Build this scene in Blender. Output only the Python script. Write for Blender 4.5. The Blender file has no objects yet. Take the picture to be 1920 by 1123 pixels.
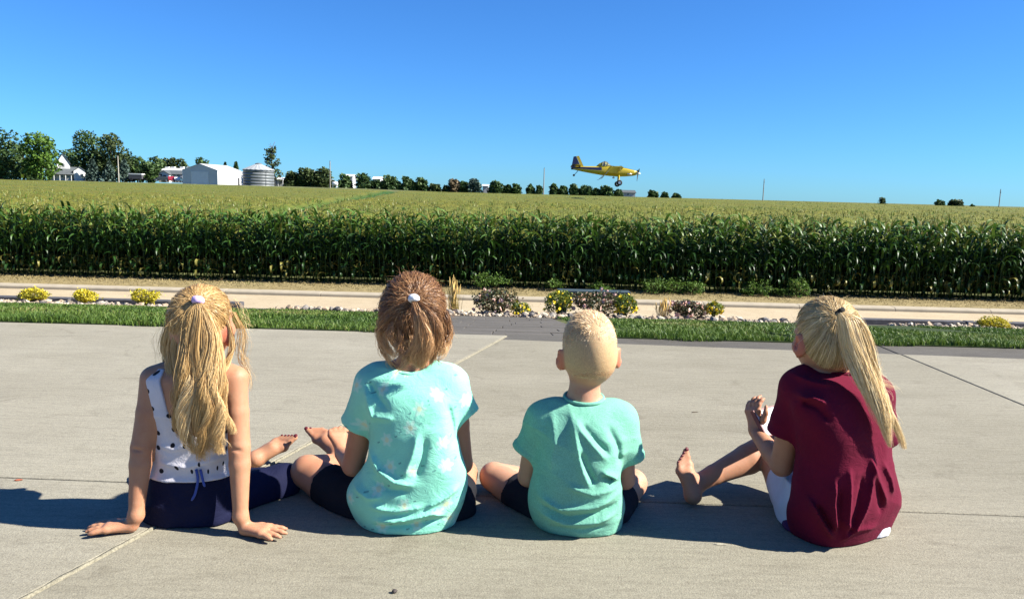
import bpy, bmesh, math, random
import numpy as np
C = bpy.context.scene.collection
sc = bpy.context.scene
R = math.radians
rng = np.random.default_rng(7); random.seed(7)

# ---------------------------------------------------------------- camera, sky, sun, exposure
FPX, CAMZ = 1442.0, 0.9
ROLL = math.atan(.026); PITCH = math.atan((561.5 - 363.0) / FPX)
_F = np.array([0, math.cos(PITCH), -math.sin(PITCH)]); _U0 = np.array([0, math.sin(PITCH), math.cos(PITCH)]); _R0 = np.array([1., 0, 0])
_R = math.cos(ROLL) * _R0 + math.sin(ROLL) * _U0
_U = -math.sin(ROLL) * _R0 + math.cos(ROLL) * _U0
_O = np.array([0, 0, CAMZ])
cd = bpy.data.cameras.new('camera'); cam = bpy.data.objects.new('camera', cd); C.objects.link(cam)
cd.sensor_width = 36; cd.lens = FPX / 1920 * 36; cd.clip_end = 6000; cd.clip_start = .05
from mathutils import Matrix, Vector
cam.matrix_world = Matrix(((_R[0], _U[0], -_F[0], 0), (_R[1], _U[1], -_F[1], 0), (_R[2], _U[2], -_F[2], CAMZ), (0, 0, 0, 1)))
sc.camera = cam
def ray(x, y): return _F + _R * (x - 960) / FPX + _U * (561.5 - y) / FPX
def P(x, y, Y):                      # the place at distance Y that the photograph shows at (x, y)
    d = ray(x, y); return _O + d * (Y / d[1])
def G(x, y, z=0.0):
    d = ray(x, y); return _O + d * ((z - CAMZ) / d[2])

SUN_EL, SUN_B = R(39), R(7)
SUNV = np.array([math.cos(SUN_EL) * math.cos(SUN_B), -math.cos(SUN_EL) * math.sin(SUN_B), math.sin(SUN_EL)])
world = bpy.data.worlds.new('World'); sc.world = world; world.use_nodes = True
wn = world.node_tree; bgn = wn.nodes['Background']
sky = wn.nodes.new('ShaderNodeTexSky'); sky.sky_type = 'NISHITA'; sky.sun_disc = False
sky.sun_elevation = SUN_EL; sky.sun_rotation = R(90) + SUN_B
sky.altitude = 400; sky.air_density = 1.0; sky.dust_density = 0.15; sky.ozone_density = 3.0
grade = wn.nodes.new('ShaderNodeMix'); grade.data_type = 'RGBA'; grade.blend_type = 'MULTIPLY'; grade.inputs[0].default_value = 1; grade.inputs[7].default_value = (.30, .69, 1.20, 1)   # a deep clear summer blue, the same over the whole sky
wn.links.new(sky.outputs[0], grade.inputs[6]); wn.links.new(grade.outputs[2], bgn.inputs['Color'])
bgn.inputs['Strength'].default_value = 0.05
sl = bpy.data.lights.new('sun', 'SUN'); sl.energy = 5; sl.angle = R(.53); sl.color = (1, .95, .86)
so = bpy.data.objects.new('sun', sl); C.objects.link(so)
so.rotation_euler = Vector(SUNV).to_track_quat('Z', 'Y').to_euler(); so.location = (20, -5, 20)
vs = sc.view_settings; vs.view_transform = 'Standard'; vs.look = 'None'; vs.gamma = 1; vs.use_curve_mapping = False
vs.exposure = 1.55

# ---------------------------------------------------------------- materials
class NT:
    def __init__(s, name):
        s.m = bpy.data.materials.new(name); s.m.use_nodes = True; s.t = s.m.node_tree; s.n = s.t.nodes
        s.p = s.n['Principled BSDF']; s.out = s.n['Material Output']
    def a(s, typ, **kw):
        n = s.n.new(typ)
        for k, v in kw.items(): setattr(n, k, v)
        return n
    def l(s, a, b): s.t.links.new(a, b)
    def val(s, sock, v):
        if hasattr(v, 'is_linked') or hasattr(v, 'links'): s.l(v, sock)
        else: sock.default_value = v
    def coord(s, kind='Object', scale=None):
        c = s.a('ShaderNodeTexCoord').outputs[kind]
        if scale is not None:
            mp = s.a('ShaderNodeMapping'); mp.inputs['Scale'].default_value = scale; s.l(c, mp.inputs[0]); return mp.outputs[0]
        return c
    def noise(s, co, scale, detail=4, rough=.55, dist=0):
        n = s.a('ShaderNodeTexNoise'); s.l(co, n.inputs['Vector']); n.inputs['Scale'].default_value = scale
        n.inputs['Detail'].default_value = detail; n.inputs['Roughness'].default_value = rough; n.inputs['Distortion'].default_value = dist
        return n.outputs['Fac']
    def ramp(s, f, stops):
        r = s.a('ShaderNodeValToRGB'); e = r.color_ramp.elements
        while len(e) < len(stops): e.new(.5)
        for i, (p, c) in enumerate(stops):
            e[i].position = p; e[i].color = (*c, 1) if len(c) == 3 else c
        s.l(f, r.inputs[0]); return r.outputs[0]
    def mix(s, f, a, b, mode='MIX'):
        m = s.a('ShaderNodeMix', data_type='RGBA', blend_type=mode)
        for k, v in ((0, f), (6, a), (7, b)):
            if hasattr(v, 'links'): s.l(v, m.inputs[k])
            else: m.inputs[k].default_value = v if k == 0 else ((*v, 1) if len(v) == 3 else v)
        return m.outputs[2]
    def math(s, op, a, b=0.0, c=0.0):
        m = s.a('ShaderNodeMath', operation=op)
        for i, v in enumerate((a, b, c)):
            if hasattr(v, 'links'): s.l(v, m.inputs[i])
            else: m.inputs[i].default_value = v
        return m.outputs[0]
    def attr(s, name, out='Fac'):
        return s.a('ShaderNodeAttribute', attribute_name=name).outputs[out]
    def bump(s, h, strength=.3, dist=.01):
        b = s.a('ShaderNodeBump'); b.inputs['Strength'].default_value = strength; b.inputs['Distance'].default_value = dist
        s.l(h, b.inputs['Height']); s.l(b.outputs[0], s.p.inputs['Normal'])
    def set(s, **kw):
        for k, v in kw.items():
            k = {'base': 'Base Color', 'rough': 'Roughness', 'spec': 'Specular IOR Level', 'metal': 'Metallic', 'sheen': 'Sheen Weight',
                 'sss': 'Subsurface Weight', 'alpha': 'Alpha', 'trans': 'Transmission Weight', 'coat': 'Coat Weight'}[k]
            if hasattr(v, 'links'): s.l(v, s.p.inputs[k])
            elif k == 'Base Color': s.p.inputs[k].default_value = (*v, 1)
            else: s.p.inputs[k].default_value = v
        return s
    def translucent(s, col, f):
        t = s.a('ShaderNodeBsdfTranslucent'); m = s.a('ShaderNodeMixShader'); s.val(m.inputs[0], f)
        if hasattr(col, 'links'): s.l(col, t.inputs[0])
        else: t.inputs[0].default_value = (*col, 1)
        s.l(s.p.outputs[0], m.inputs[1]); s.l(t.outputs[0], m.inputs[2]); s.l(m.outputs[0], s.out.inputs[0])

def plain(name, c, rough=.7, spec=.3, var=.18, scale=30, metal=0, bump=0):
    n = NT(name); co = n.coord(); f = n.noise(co, scale, 5)
    lo = tuple(x * (1 - var) for x in c); hi = tuple(min(1, x * (1 + var)) for x in c)
    n.set(base=n.ramp(f, [(.3, lo), (.7, hi)]), rough=rough, spec=spec, metal=metal)
    if bump: n.bump(n.noise(co, scale * 3, 3), .4, bump)
    return n.m
def tinted(name, stops, rough=.6, spec=.3, trans=0, tcol=None):    # colour from a per-leaf / per-strand tint attribute
    n = NT(name); col = n.ramp(n.attr('tint'), stops); n.set(base=col, rough=rough, spec=spec)
    if trans: n.translucent(tcol if tcol else col, trans)
    return n.m

# ---------------------------------------------------------------- mesh helpers
def tag(o, label=None, cat=None, group=None, kind=None):
    if label: o['label'] = label
    if cat: o['category'] = cat
    if group: o['group'] = group
    if kind: o['kind'] = kind
    return o
def mk_mesh(name, V, F, mat=None, smooth=True, attrs=None, mats=None, mi=None):
    """V (n,3); F a list of (k,3) or (k,4) index arrays"""
    me = bpy.data.meshes.new(name); V = np.asarray(V, np.float32)
    F = [np.asarray(f, np.int32) for f in (F if isinstance(F, list) else [F])]; F = [f for f in F if len(f)]
    me.vertices.add(len(V)); me.vertices.foreach_set('co', V.ravel())
    idx = np.concatenate([f.ravel() for f in F]); tot = np.concatenate([np.full(len(f), f.shape[1], np.int32) for f in F])
    st = np.concatenate([[0], np.cumsum(tot)[:-1]]).astype(np.int32)
    me.loops.add(len(idx)); me.loops.foreach_set('vertex_index', idx)
    me.polygons.add(len(tot)); me.polygons.foreach_set('loop_start', st)
    me.update(calc_edges=True)
    me.polygons.foreach_set('use_smooth', np.full(len(tot), bool(smooth)))
    for k, v in (attrs or {}).items():
        v = np.asarray(v, np.float32)
        if v.ndim == 1: me.attributes.new(k, 'FLOAT', 'POINT').data.foreach_set('value', v)
        else: me.attributes.new(k, 'FLOAT_VECTOR', 'POINT').data.foreach_set('vector', v.ravel())
    for m in (mats or ([mat] if mat else [])): me.materials.append(m)
    if mi is not None: me.polygons.foreach_set('material_index', np.asarray(mi, np.int32))
    me.validate(); return me
def link(name, me, parent=None, loc=None):
    o = bpy.data.objects.new(name, me); C.objects.link(o)
    if parent is not None: o.parent = parent
    if loc is not None: o.location = [float(c) for c in loc]
    return o
def mk(name, V, F, mat, parent=None, origin=None, **kw):
    V = np.asarray(V, np.float64)
    if origin is None and parent is not None: origin = np.array(parent.get('_o', (0, 0, 0)))
    if origin is None: origin = np.zeros(3)
    o = link(name, mk_mesh(name, V - origin, F, mat, **kw), parent)
    if parent is None: o.location = [float(c) for c in origin]
    return o
def empty(name, loc, rz=0):
    o = bpy.data.objects.new(name, None); C.objects.link(o); o.location = [float(c) for c in loc]; o.rotation_euler.z = rz
    o.empty_display_size = .1; return o
class MB:                                        # several plain shapes gathered into ONE mesh
    def __init__(s): s.v = []; s.f4 = []; s.f3 = []; s.n = 0
    def add(s, v, f):
        v = np.asarray(v, float); f = np.asarray(f, int)
        (s.f4 if f.shape[1] == 4 else s.f3).append(f + s.n); s.v.append(v); s.n += len(v); return s
    def box(s, c, d, rz=0, taper=1.0):
        c = np.asarray(c, float); d = np.asarray(d, float) / 2
        v = np.array([[x * (taper if z > 0 else 1), y * (taper if z > 0 else 1), z] for z in (-1, 1) for y in (-1, 1) for x in (-1, 1)], float) * d
        if rz: cs, sn = math.cos(rz), math.sin(rz); v = np.stack([v[:, 0] * cs - v[:, 1] * sn, v[:, 0] * sn + v[:, 1] * cs, v[:, 2]], 1)
        return s.add(v + c, [(0, 2, 3, 1), (4, 5, 7, 6), (0, 1, 5, 4), (2, 6, 7, 3), (0, 4, 6, 2), (1, 3, 7, 5)])
    def tube(s, pts, rad, n=8, caps=True):
        pts = np.asarray(pts, float); m = len(pts); rad = np.broadcast_to(np.asarray(rad, float), (m,))
        t = np.gradient(pts, axis=0); t /= np.linalg.norm(t, axis=1, keepdims=True) + 1e-12
        up = np.array([0, 0, 1.]) if abs(t[0, 2]) < .9 else np.array([0, 1., 0])
        rings = []
        for i in range(m):
            u = np.cross(t[i], up); u /= np.linalg.norm(u) + 1e-12; w = np.cross(u, t[i])
            an = np.arange(n) * 2 * math.pi / n
            rings.append(pts[i] + rad[i] * (np.cos(an)[:, None] * u + np.sin(an)[:, None] * w))
        v = np.concatenate(rings); f = []
        for i in range(m - 1):
            for j in range(n): f.append((i * n + j, i * n + (j + 1) % n, (i + 1) * n + (j + 1) % n, (i + 1) * n + j))
        s.add(v, f)
        if caps:
            k = s.n - m * n
            for b, sgn in ((0, -1), ((m - 1) * n, 1)):
                c = len(s.v); ctr = v[b:b + n].mean(0); s.v.append(ctr[None]); ci = s.n; s.n += 1
                s.f3.append(np.array([(k + b + j, k + b + (j + 1) % n, ci) if sgn > 0 else (k + b + (j + 1) % n, k + b + j, ci) for j in range(n)]))
        return s
    def loft(s, rings, closed=True, caps=True):           # rings: list of (n,3)
        n = len(rings[0]); v = np.concatenate(rings); f = []
        for i in range(len(rings) - 1):
            for j in range(n if closed else n - 1): f.append((i * n + j, i * n + (j + 1) % n, (i + 1) * n + (j + 1) % n, (i + 1) * n + j))
        base = s.n; s.add(v, f)
        if caps:
            for b in (0, (len(rings) - 1) * n):
                ci = s.n; s.v.append(v[b:b + n].mean(0)[None]); s.n += 1
                s.f3.append(np.array([(base + b + j, base + b + (j + 1) % n, ci) if b else (base + b + (j + 1) % n, base + b + j, ci) for j in range(n)]))
        return s
    def ell(s, c, r, nu=10, nv=7, M=None):
        th = np.linspace(0, math.pi, nv + 1); ph = np.arange(nu) * 2 * math.pi / nu
        v = np.array([[math.sin(a) * math.cos(b), math.sin(a) * math.sin(b), math.cos(a)] for a in th for b in ph]) * np.asarray(r, float)
        if M is not None: v = v @ np.asarray(M).T
        return s.add(v + np.asarray(c, float), [(i * nu + j, (i + 1) * nu + j, (i + 1) * nu + (j + 1) % nu, i * nu + (j + 1) % nu) for i in range(nv) for j in range(nu)])
    def prism(s, poly, h0, h1, axis=2):                   # polygon (n,2) extruded along an axis
        poly = np.asarray(poly, float); n = len(poly)
        def put(h):
            z = np.full((n, 1), h); return np.insert(poly, axis, h, axis=1)
        return s.loft([put(h0), put(h1)])
    def arr(s): return np.concatenate(s.v), [np.concatenate(x) for x in (s.f4, s.f3) if x]
    def build(s, name, mat, parent=None, origin=None, smooth=False, **kw):
        V, F = s.arr(); return mk(name, V, F, mat, parent, origin, smooth=smooth, **kw)
def bevel(o, w=.01, seg=2):
    m = o.modifiers.new('bevel', 'BEVEL'); m.width = w; m.segments = seg; m.limit_method = 'ANGLE'; return o
def tiles_of(bv, bf, mats, offs, tint=None):
    """many copies (N 3x3 matrices + offsets) of one small mesh -> one mesh"""
    N = len(offs); nv = len(bv); V = np.einsum('nij,vj->nvi', mats, bv) + offs[:, None, :]
    F = [(f[None] + (np.arange(N) * nv)[:, None, None]).reshape(-1, f.shape[1]) for f in bf]
    at = {} if tint is None else {'tint': np.repeat(tint, nv)}
    return V.reshape(-1, 3), F, at
def rotz(a):
    c, s = np.cos(a), np.sin(a); z = np.zeros_like(c); return np.stack([np.stack([c, -s, z], -1), np.stack([s, c, z], -1), np.stack([z, z, z + 1], -1)], -2)
def rand_rot(n, tilt=math.pi):
    a = rng.uniform(0, 2 * math.pi, n); b = rng.uniform(-tilt, tilt, n); c = rng.uniform(0, 2 * math.pi, n)
    cb, sb = np.cos(b), np.sin(b); o = np.zeros(n); X = np.stack([np.stack([o + 1, o, o], -1), np.stack([o, cb, -sb], -1), np.stack([o, sb, cb], -1)], -2)
    return rotz(a) @ X @ rotz(c)
def vnoise(p, f, seed=0):                          # cheap smooth noise: sum of sines, about -1..1
    r = np.random.default_rng(seed); s = 0
    for k in range(7):
        d = r.normal(size=p.shape[-1]); d *= f * (.6 + .9 * r.random()) / np.linalg.norm(d); s = s + np.sin(p @ d + r.random() * 6.28)
    return s / 3.2
# ---------------------------------------------------------------- the ground, the drive, the road
LAWN0, SLOPE, BED = 4.86, .132, 9.35
def gz(Y, X=0):
    """height of the ground"""
    Y = np.asarray(Y, float); X = np.asarray(X, float)
    xs = [-1e4, LAWN0, 10.75, 11.0, 14.5, 15.0, 23.8, 24.3, 26.0, 27.5, 225., 231., 900., 6000.]
    far = -1.0; zs = [-.03, -.03, -SLOPE * (10.75 - LAWN0) - .03, -.95, -2.55, -2.6, -2.6, -2.42, -2.36, -2.36, -1.2, -1.0, -.6, -.6]
    z = np.interp(Y, xs, zs)
    lift = np.clip((Y - 222) / 9., 0, 1) * (np.clip((60 - X) / 120, 0, 1) * 1.9 + .35)
    return z + lift
def canopy(X, Y): return np.interp(Y, [26, 235], [0, 1]) * (1.0 + np.clip(-X / 155, -1, 1) * .38) + np.interp(X, [-18, 18], [.05, .30]) * np.interp(Y, [26, 235], [1, .4])

soil = plain('soil_and_pasture', (.10, .11, .045), .95, .1, .35, .6)
ys = np.concatenate([np.linspace(-40, 4.86, 6), np.linspace(5.2, 10.75, 10), np.linspace(11, 28, 40), np.linspace(32, 240, 60), np.geomspace(260, 5500, 16)])
xs = np.concatenate([-np.geomspace(4000, 30, 14), np.linspace(-25, 25, 21), np.geomspace(30, 4000, 14)])
XX, YY = np.meshgrid(xs, ys); V = np.stack([XX, YY, gz(YY, XX)], -1).reshape(-1, 3); nx, ny = len(xs), len(ys)
q = np.arange(nx * ny).reshape(ny, nx); Fq = np.stack([q[:-1, :-1], q[:-1, 1:], q[1:, 1:], q[1:, :-1]], -1).reshape(-1, 4)
tag(mk('ground', V, Fq, soil), kind='structure')

def concrete(name, c1, c2, streak=1.0, warm=(.0, .0, .0)):
    n = NT(name); co = n.coord(); st = n.coord(scale=(1.2, 9, 1)); sw = n.coord(scale=(.5, 2.2, 1))
    base = n.ramp(n.noise(co, 1.3, 5, .6), [(.3, c1), (.7, c2)])
    broom = n.ramp(n.noise(st, 5.5, 4, .65, .5), [(.30, (.86, .855, .85)), (.5, (1, 1, 1)), (.72, (1.07, 1.07, 1.06))])
    broad = n.ramp(n.noise(sw, 1.9, 4, .6, .8), [(.3, (.91, .905, .895)), (.55, (1, 1, 1)), (.8, (1.05, 1.05, 1.05))])
    speck = n.ramp(n.noise(co, 260, 2, .8), [(.28, (.6, .59, .57)), (.5, (1, 1, 1)), (.74, (1.22, 1.2, 1.15))])
    grit = n.ramp(n.noise(co, 75, 3, .7), [(.3, (.84, .83, .82)), (.65, (1.07, 1.07, 1.06))])
    blot = n.ramp(n.noise(co, 5.0, 3, .5, 1.2), [(.60, (1, 1, 1)), (.74, (.82, .81, .80))])
    pits = n.ramp(n.noise(n.coord(scale=(1, 2.2, 1)), 42, 4, .75, .6), [(.27, (.70, .69, .67)), (.40, (1, 1, 1)), (.66, (1, 1, 1)), (.78, (1.13, 1.12, 1.09))])
    c = base
    vc = n.a('ShaderNodeTexVoronoi', feature='DISTANCE_TO_EDGE'); wob = n.a('ShaderNodeVectorMath', operation='ADD'); nz_ = n.a('ShaderNodeTexNoise'); nz_.inputs['Scale'].default_value = 6; n.l(co, nz_.inputs['Vector']); n.l(co, wob.inputs[0]); n.l(nz_.outputs['Color'], wob.inputs[1]); n.l(wob.outputs[0], vc.inputs['Vector']); vc.inputs['Scale'].default_value = 3.2
    craze = n.mix(n.ramp(n.noise(co, .9, 3), [(.50, (0, 0, 0)), (.66, (.8, .8, .8))]), (1, 1, 1), n.ramp(vc.outputs['Distance'], [(.0, (.72, .70, .67)), (.012, (1, 1, 1))]))
    for k in (broom, broad, speck, grit, blot, pits, craze): c = n.mix(1.0, c, k, 'MULTIPLY')
    n.set(base=c, rough=.87, spec=.22)
    n.bump(n.math('ADD', n.noise(co, 180, 3, .7), n.math('MULTIPLY', n.noise(st, 16, 3), .6)), .5, .004)
    return n.m
conc = concrete('broom_finished_concrete', (.218, .203, .158), (.254, .239, .189))
conc_b = concrete('greyer_concrete', (.196, .182, .138), (.230, .215, .167))
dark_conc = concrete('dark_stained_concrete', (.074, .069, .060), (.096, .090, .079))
grit_m = plain('sandy_joint_grit', (.185, .170, .125), .95, .1, .4, 160, bump=.004)

def clip(poly, a, b, c):                                  # keep a*x + b*y <= c
    out = []
    for i in range(len(poly)):
        p, q = poly[i], poly[(i + 1) % len(poly)]; dp, dq = a * p[0] + b * p[1] - c, a * q[0] + b * q[1] - c
        if dp <= 0: out.append(p)
        if dp * dq < 0: t = dp / (dp - dq); out.append((p[0] + t * (q[0] - p[0]), p[1] + t * (q[1] - p[1])))
    return out
def half(p, q, side, gap):                                # half plane left (+1) / right (-1) of the line p->q, minus a gap
    d = np.subtract(q, p); n = np.array([-d[1], d[0]]) / np.hypot(*d) * side; return (-n[0], -n[1], -(n @ np.asarray(p)) - gap)
drive = empty('concrete_driveway', (0, 0, 0)); drive['kind'] = 'structure'; drive['_o'] = (0., 0., 0.)
j1 = ((-1.049, 1.563), (-.028, 4.825)); j2 = ((-3, 2.30), (2.37, 2.135)); j3 = ((2.37, 0), (2.355, 5))
edge = ((-.40, 4.735), (3.08, 4.53))
whole = [(-9, -6), (10, -6), (10, 4.85), (-9, 4.85)]
def slab(cuts, mat, z=0.0, gap=.004, poly=None, name='slab', parent=None):
    p = poly or whole
    for ln, sd in cuts: p = clip(p, *half(*ln, sd, gap + .003 if ln is j1 else (.0022 if ln is j2 else gap)))
    m = MB(); m.prism(p, z - .09, z); o = m.build(name, mat, parent or drive); bevel(o, .006, 2); return o
slab([(j1, 1), (j2, -1)], conc); slab([(j1, 1), (j2, 1)], conc)
slab([(j1, -1), (j3, 1), (j2, -1)], conc_b); slab([(j1, -1), (j3, 1), (j2, 1), (edge, -1)], conc_b)
slab([(j3, -1), (edge, -1)], conc)
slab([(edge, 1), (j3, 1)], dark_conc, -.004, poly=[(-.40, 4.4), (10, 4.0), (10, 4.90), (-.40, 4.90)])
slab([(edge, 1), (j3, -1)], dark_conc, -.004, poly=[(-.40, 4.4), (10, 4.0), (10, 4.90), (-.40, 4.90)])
# gritty fill in the diagonal joint: an uneven bead of sand
d = np.subtract(j1[1], j1[0]); L = np.hypot(*d); nrm = np.array([-d[1], d[0]]) / L
ts = np.linspace(-.9, 1, 500); m = MB(); w = .0028 + .0026 * np.abs(vnoise(ts[:, None], 90, 3)) * np.clip(1.6 - 1.2 * ts, .35, 1.6); hh = .0015 + .0018 * np.abs(vnoise(ts[:, None], 140, 5))
rings = [np.array([[*(np.array(j1[0]) + t * d + nrm * ww * s), zz] for s, zz in ((-1, -.012), (-.8, h_), (0, h_ * 1.3), (.8, h_ * .9), (1, -.012))]) for t, ww, h_ in zip(ts, w, hh)]
m.loft(rings, closed=False, caps=False); m.build('joint_grit', grit_m, drive, smooth=True)

# stamped stone path
stone_d = concrete('dark_grey_paving_stone', (.082, .075, .064), (.112, .103, .090))
mortar = plain('dark_path_bedding', (.05, .052, .055), .95, .1)
path = empty('stone_path', (0, 0, 0)); path['kind'] = 'structure'; path['_o'] = (0., 0., 0.)
def lawn_z(Y): return -SLOPE * np.maximum(0, np.asarray(Y) - LAWN0)
def path_rows(x0f, x1f, y0, y1, d=.34):
    y = y0
    while y < y1 - .05:
        dd = d * random.uniform(.85, 1.15); x = x0f(y) - random.uniform(0, .3); xe = x1f(y)
        while x < xe:
            w = random.uniform(.38, .82); a, b = max(x, x0f(y)) + .003, min(x + w, xe) - .003
            if b - a > .05:
                zz = random.uniform(-.0015, .0015); z0, z1 = lawn_z(y) + zz - .012, lawn_z(y + dd) + zz - .012
                p = np.array([(a, y + .003), (b, y + .003), (b, y + dd - .003), (a, y + dd - .003)])
                top = np.column_stack([p, [z0, z0, z1, z1]]); bot = top - [0, 0, .06]
                o = MB().loft([bot, top]).build('paving_stone', stone_d, path); bevel(o, .004, 2)
            x += w
        y += dd
path_rows(lambda y: -.66 - .10 * (y - 4.9), lambda y: .62 - .03 * (y - 4.9), 4.885, 9.5)
path_rows(lambda y: 1.92, lambda y: 2.02 + .02 * y, 4.905, 6.4)
path_rows(lambda y: -3.6, lambda y: -1.55, 9.42, 9.95, .26)
path_rows(lambda y: 2.55, lambda y: 5.1, 9.42, 9.9, .24)
path_rows(lambda y: 4.05, lambda y: 4.72, 7.4, 9.3)
# lawn
def blade_mesh(N, X, Y, Z, h, w, lean=.5, seed=1):
    r = np.random.default_rng(seed); a = r.uniform(0, 6.283, N); b = r.uniform(0, 6.283, N); ln = r.uniform(.1, lean, N) * h
    o = np.stack([X, Y, Z], 1); sx = np.stack([np.cos(a), np.sin(a), a * 0], 1) * (w / 2)[:, None]
    dr = np.stack([np.cos(b), np.sin(b), b * 0], 1); mid = o + dr * (ln * .35)[:, None]; mid[:, 2] += h * .6
    tip = o + dr * ln[:, None]; tip[:, 2] += h
    V = np.stack([o - sx, o + sx, mid + sx * .75, mid - sx * .75, tip], 1).reshape(-1, 3); k = np.arange(N)[:, None] * 5
    return V, [k + np.array([[0, 1, 2, 3]]), k + np.array([[3, 2, 4]])]
turf = plain('turf_soil', (.030, .045, .014), .95, .1, .4, 25)
grass_m = tinted('lawn_grass', [(0, (.032, .070, .009)), (.5, (.072, .128, .016)), (.85, (.120, .172, .029)), (1, (.19, .18, .06))], .55, .3, .25)
def in_lawn(X, Y):
    left = (X < -.70 - .10 * (Y - 4.9)) & (X > -8.5)
    m1 = (X > .68 - .03 * (Y - 4.9)) & (X < np.where(Y < 6.4, 1.90, 9)); m2 = (X > np.where(Y < 6.4, 2.14, .7)) & (X < 8.5)
    hole = (X > 4.0) & (X < 4.76) & (Y > 7.35)
    return (left | m1 | m2) & (Y < BED) & ~hole
N = 165000; X = rng.uniform(-8, 8, N); Y = LAWN0 + (BED - LAWN0) * rng.random(N) ** 1.35 + .015
k = in_lawn(X, Y) & (np.abs(X) < Y * .69 + 1.6); X, Y = X[k], Y[k]; N = len(X)
Y = np.where(Y < 4.93, Y + .05 * vnoise(np.stack([X, X * 0], 1), 9, 8), Y)
hgt = rng.uniform(.020, .050, N) * (1 + .35 * np.clip(vnoise(np.stack([X, Y], 1), 11, 12), -1, 1)) * (1 + .25 * vnoise(np.stack([X, Y], 1), 4, 2)) * np.interp(Y, [4.86, 5.0, 5.3, 9.3], [1.3, 1.2, .9, .55])
V, F = blade_mesh(N, X, Y, lawn_z(Y) - .005, hgt, np.where(Y < 6, .0072, .013), 1.0)
tint = np.repeat(np.clip(.5 + .22 * vnoise(np.stack([X, Y], 1), 2.2, 4) + rng.normal(0, .2, N), 0, 1), 5)
tag(mk('lawn_grass', V, F, grass_m, attrs={'tint': tint}, smooth=False), kind='stuff')
for nm, x0, x1 in (('lawn', -9, -.70), ('lawn', .68, 1.9), ('lawn', 2.14, 9)):
    m = MB(); yy = np.linspace(LAWN0 + .005, BED, 12)
    m.loft([np.array([[x0 - (0 if x0 != 2.14 else 0), y, z] if s == 0 else [x1 - (.10 * (y - 4.9) if x1 == -.70 else 0), y, z] for s, z in ((0, lawn_z(y) - .045), (0, lawn_z(y) + .004), (1, lawn_z(y) + .004), (1, lawn_z(y) - .045))]) for y in yy])
    tag(m.build(nm, turf, None), kind='structure')

# rock bed with the timber edging
bed_m = plain('bed_mulch', (.14, .12, .10), .95, .1, .4, 20, bump=.01)
def bedz(Y): return lawn_z(Y) - .02
bed = empty('rock_bed', (0, 9.9, 0)); bed['kind'] = 'structure'; bed['_o'] = (0., 9.9, 0.)
m = MB(); m.loft([np.array([[-9, y, bedz(y) - .05], [-9, y, bedz(y)], [9, y, bedz(y)], [9, y, bedz(y) - .05]]) for y in (BED - .02, 9.9, 10.4, 10.74)]); m.build('bed_floor', bed_m, bed)
rock_ms = [plain('pale_river_rock', (.40, .35, .27), .8, .25, .25, 12), plain('tan_river_rock', (.31, .235, .16), .8, .25, .3, 12), plain('grey_river_rock', (.17, .155, .14), .8, .25, .3, 12)]
def pebble(seed):
    r = np.random.default_rng(seed); bm = bmesh.new(); bmesh.ops.create_icosphere(bm, subdivisions=1, radius=1)
    v = np.array([x.co[:] for x in bm.verts]); f = np.array([[y.index for y in x.verts] for x in bm.faces]); bm.free()
    return v * (1 + .18 * r.normal(size=(len(v), 1))) * np.array([1, .75 + .2 * r.random(), .55 + .2 * r.random()]), f
pebs = [mk_mesh('stone', *pebble(s), rock_ms[s % 3], smooth=False) for s in range(9)]
n_st = 0
def rocks(x0, x1, y0, y1, n, big=.055):
    global n_st
    for i in range(n):
        x, y = random.uniform(x0, x1), random.uniform(y0, y1); s = big * random.uniform(.55, 1.15)
        o = link('stone', random.choice(pebs), bed, (x, y - 9.9, float(bedz(y)) + s * .35 + random.uniform(0, .03)))
        o.scale = (s, s, s); o.rotation_euler = (random.uniform(-.4, .4), random.uniform(-.4, .4), random.uniform(0, 6.28)); n_st += 1
rocks(-.95, 3.5, 9.38, 9.75, 190, .058); rocks(-2.9, -1.2, 9.75, 10.3, 36, .055); rocks(-6.9, -4.3, 9.42, 9.9, 44, .05); rocks(4.9, 6.3, 9.42, 9.8, 26, .055)
vb, fb = pebble(40); N = 5200; X = rng.uniform(-8, 8, N); Y = rng.uniform(9.36, 10.3, N)
k = ((X > -1.1) & (X < 3.6)) | ((X < -4.2) & (Y < 10.0)) | ((X > 4.9) & (Y < 10.0)) | ((X > -3.2) & (X < -1.1) & (Y > 9.95)); X, Y = X[k], Y[k]; N = len(X)
s = rng.uniform(.018, .045, N); V, F, at = tiles_of(vb, [fb], rand_rot(N) * s[:, None, None], np.stack([X, Y, bedz(Y) + s * .4], 1), rng.random(N))
rk = mk('loose_stones', V, F, tinted('mixed_rock', [(0, (.14, .125, .11)), (.4, (.29, .225, .155)), (1, (.41, .36, .28))], .85, .2), bed, attrs=at, smooth=False); rk['kind'] = 'stuff'
timber = plain('weathered_dark_timber', (.060, .058, .062), .8, .3, .35, 18, bump=.004)
for x0, x1 in ((-8.2, -6.05), (-6.02, -3.7), (4.62, 6.2), (6.23, 8.2)):
    y = 10.45; m = MB(); m.box(((x0 + x1) / 2, y, float(bedz(y)) + .01), (x1 - x0, .14, .15)); o = m.build('edging_timber', timber, bed); bevel(o, .01)

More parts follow.
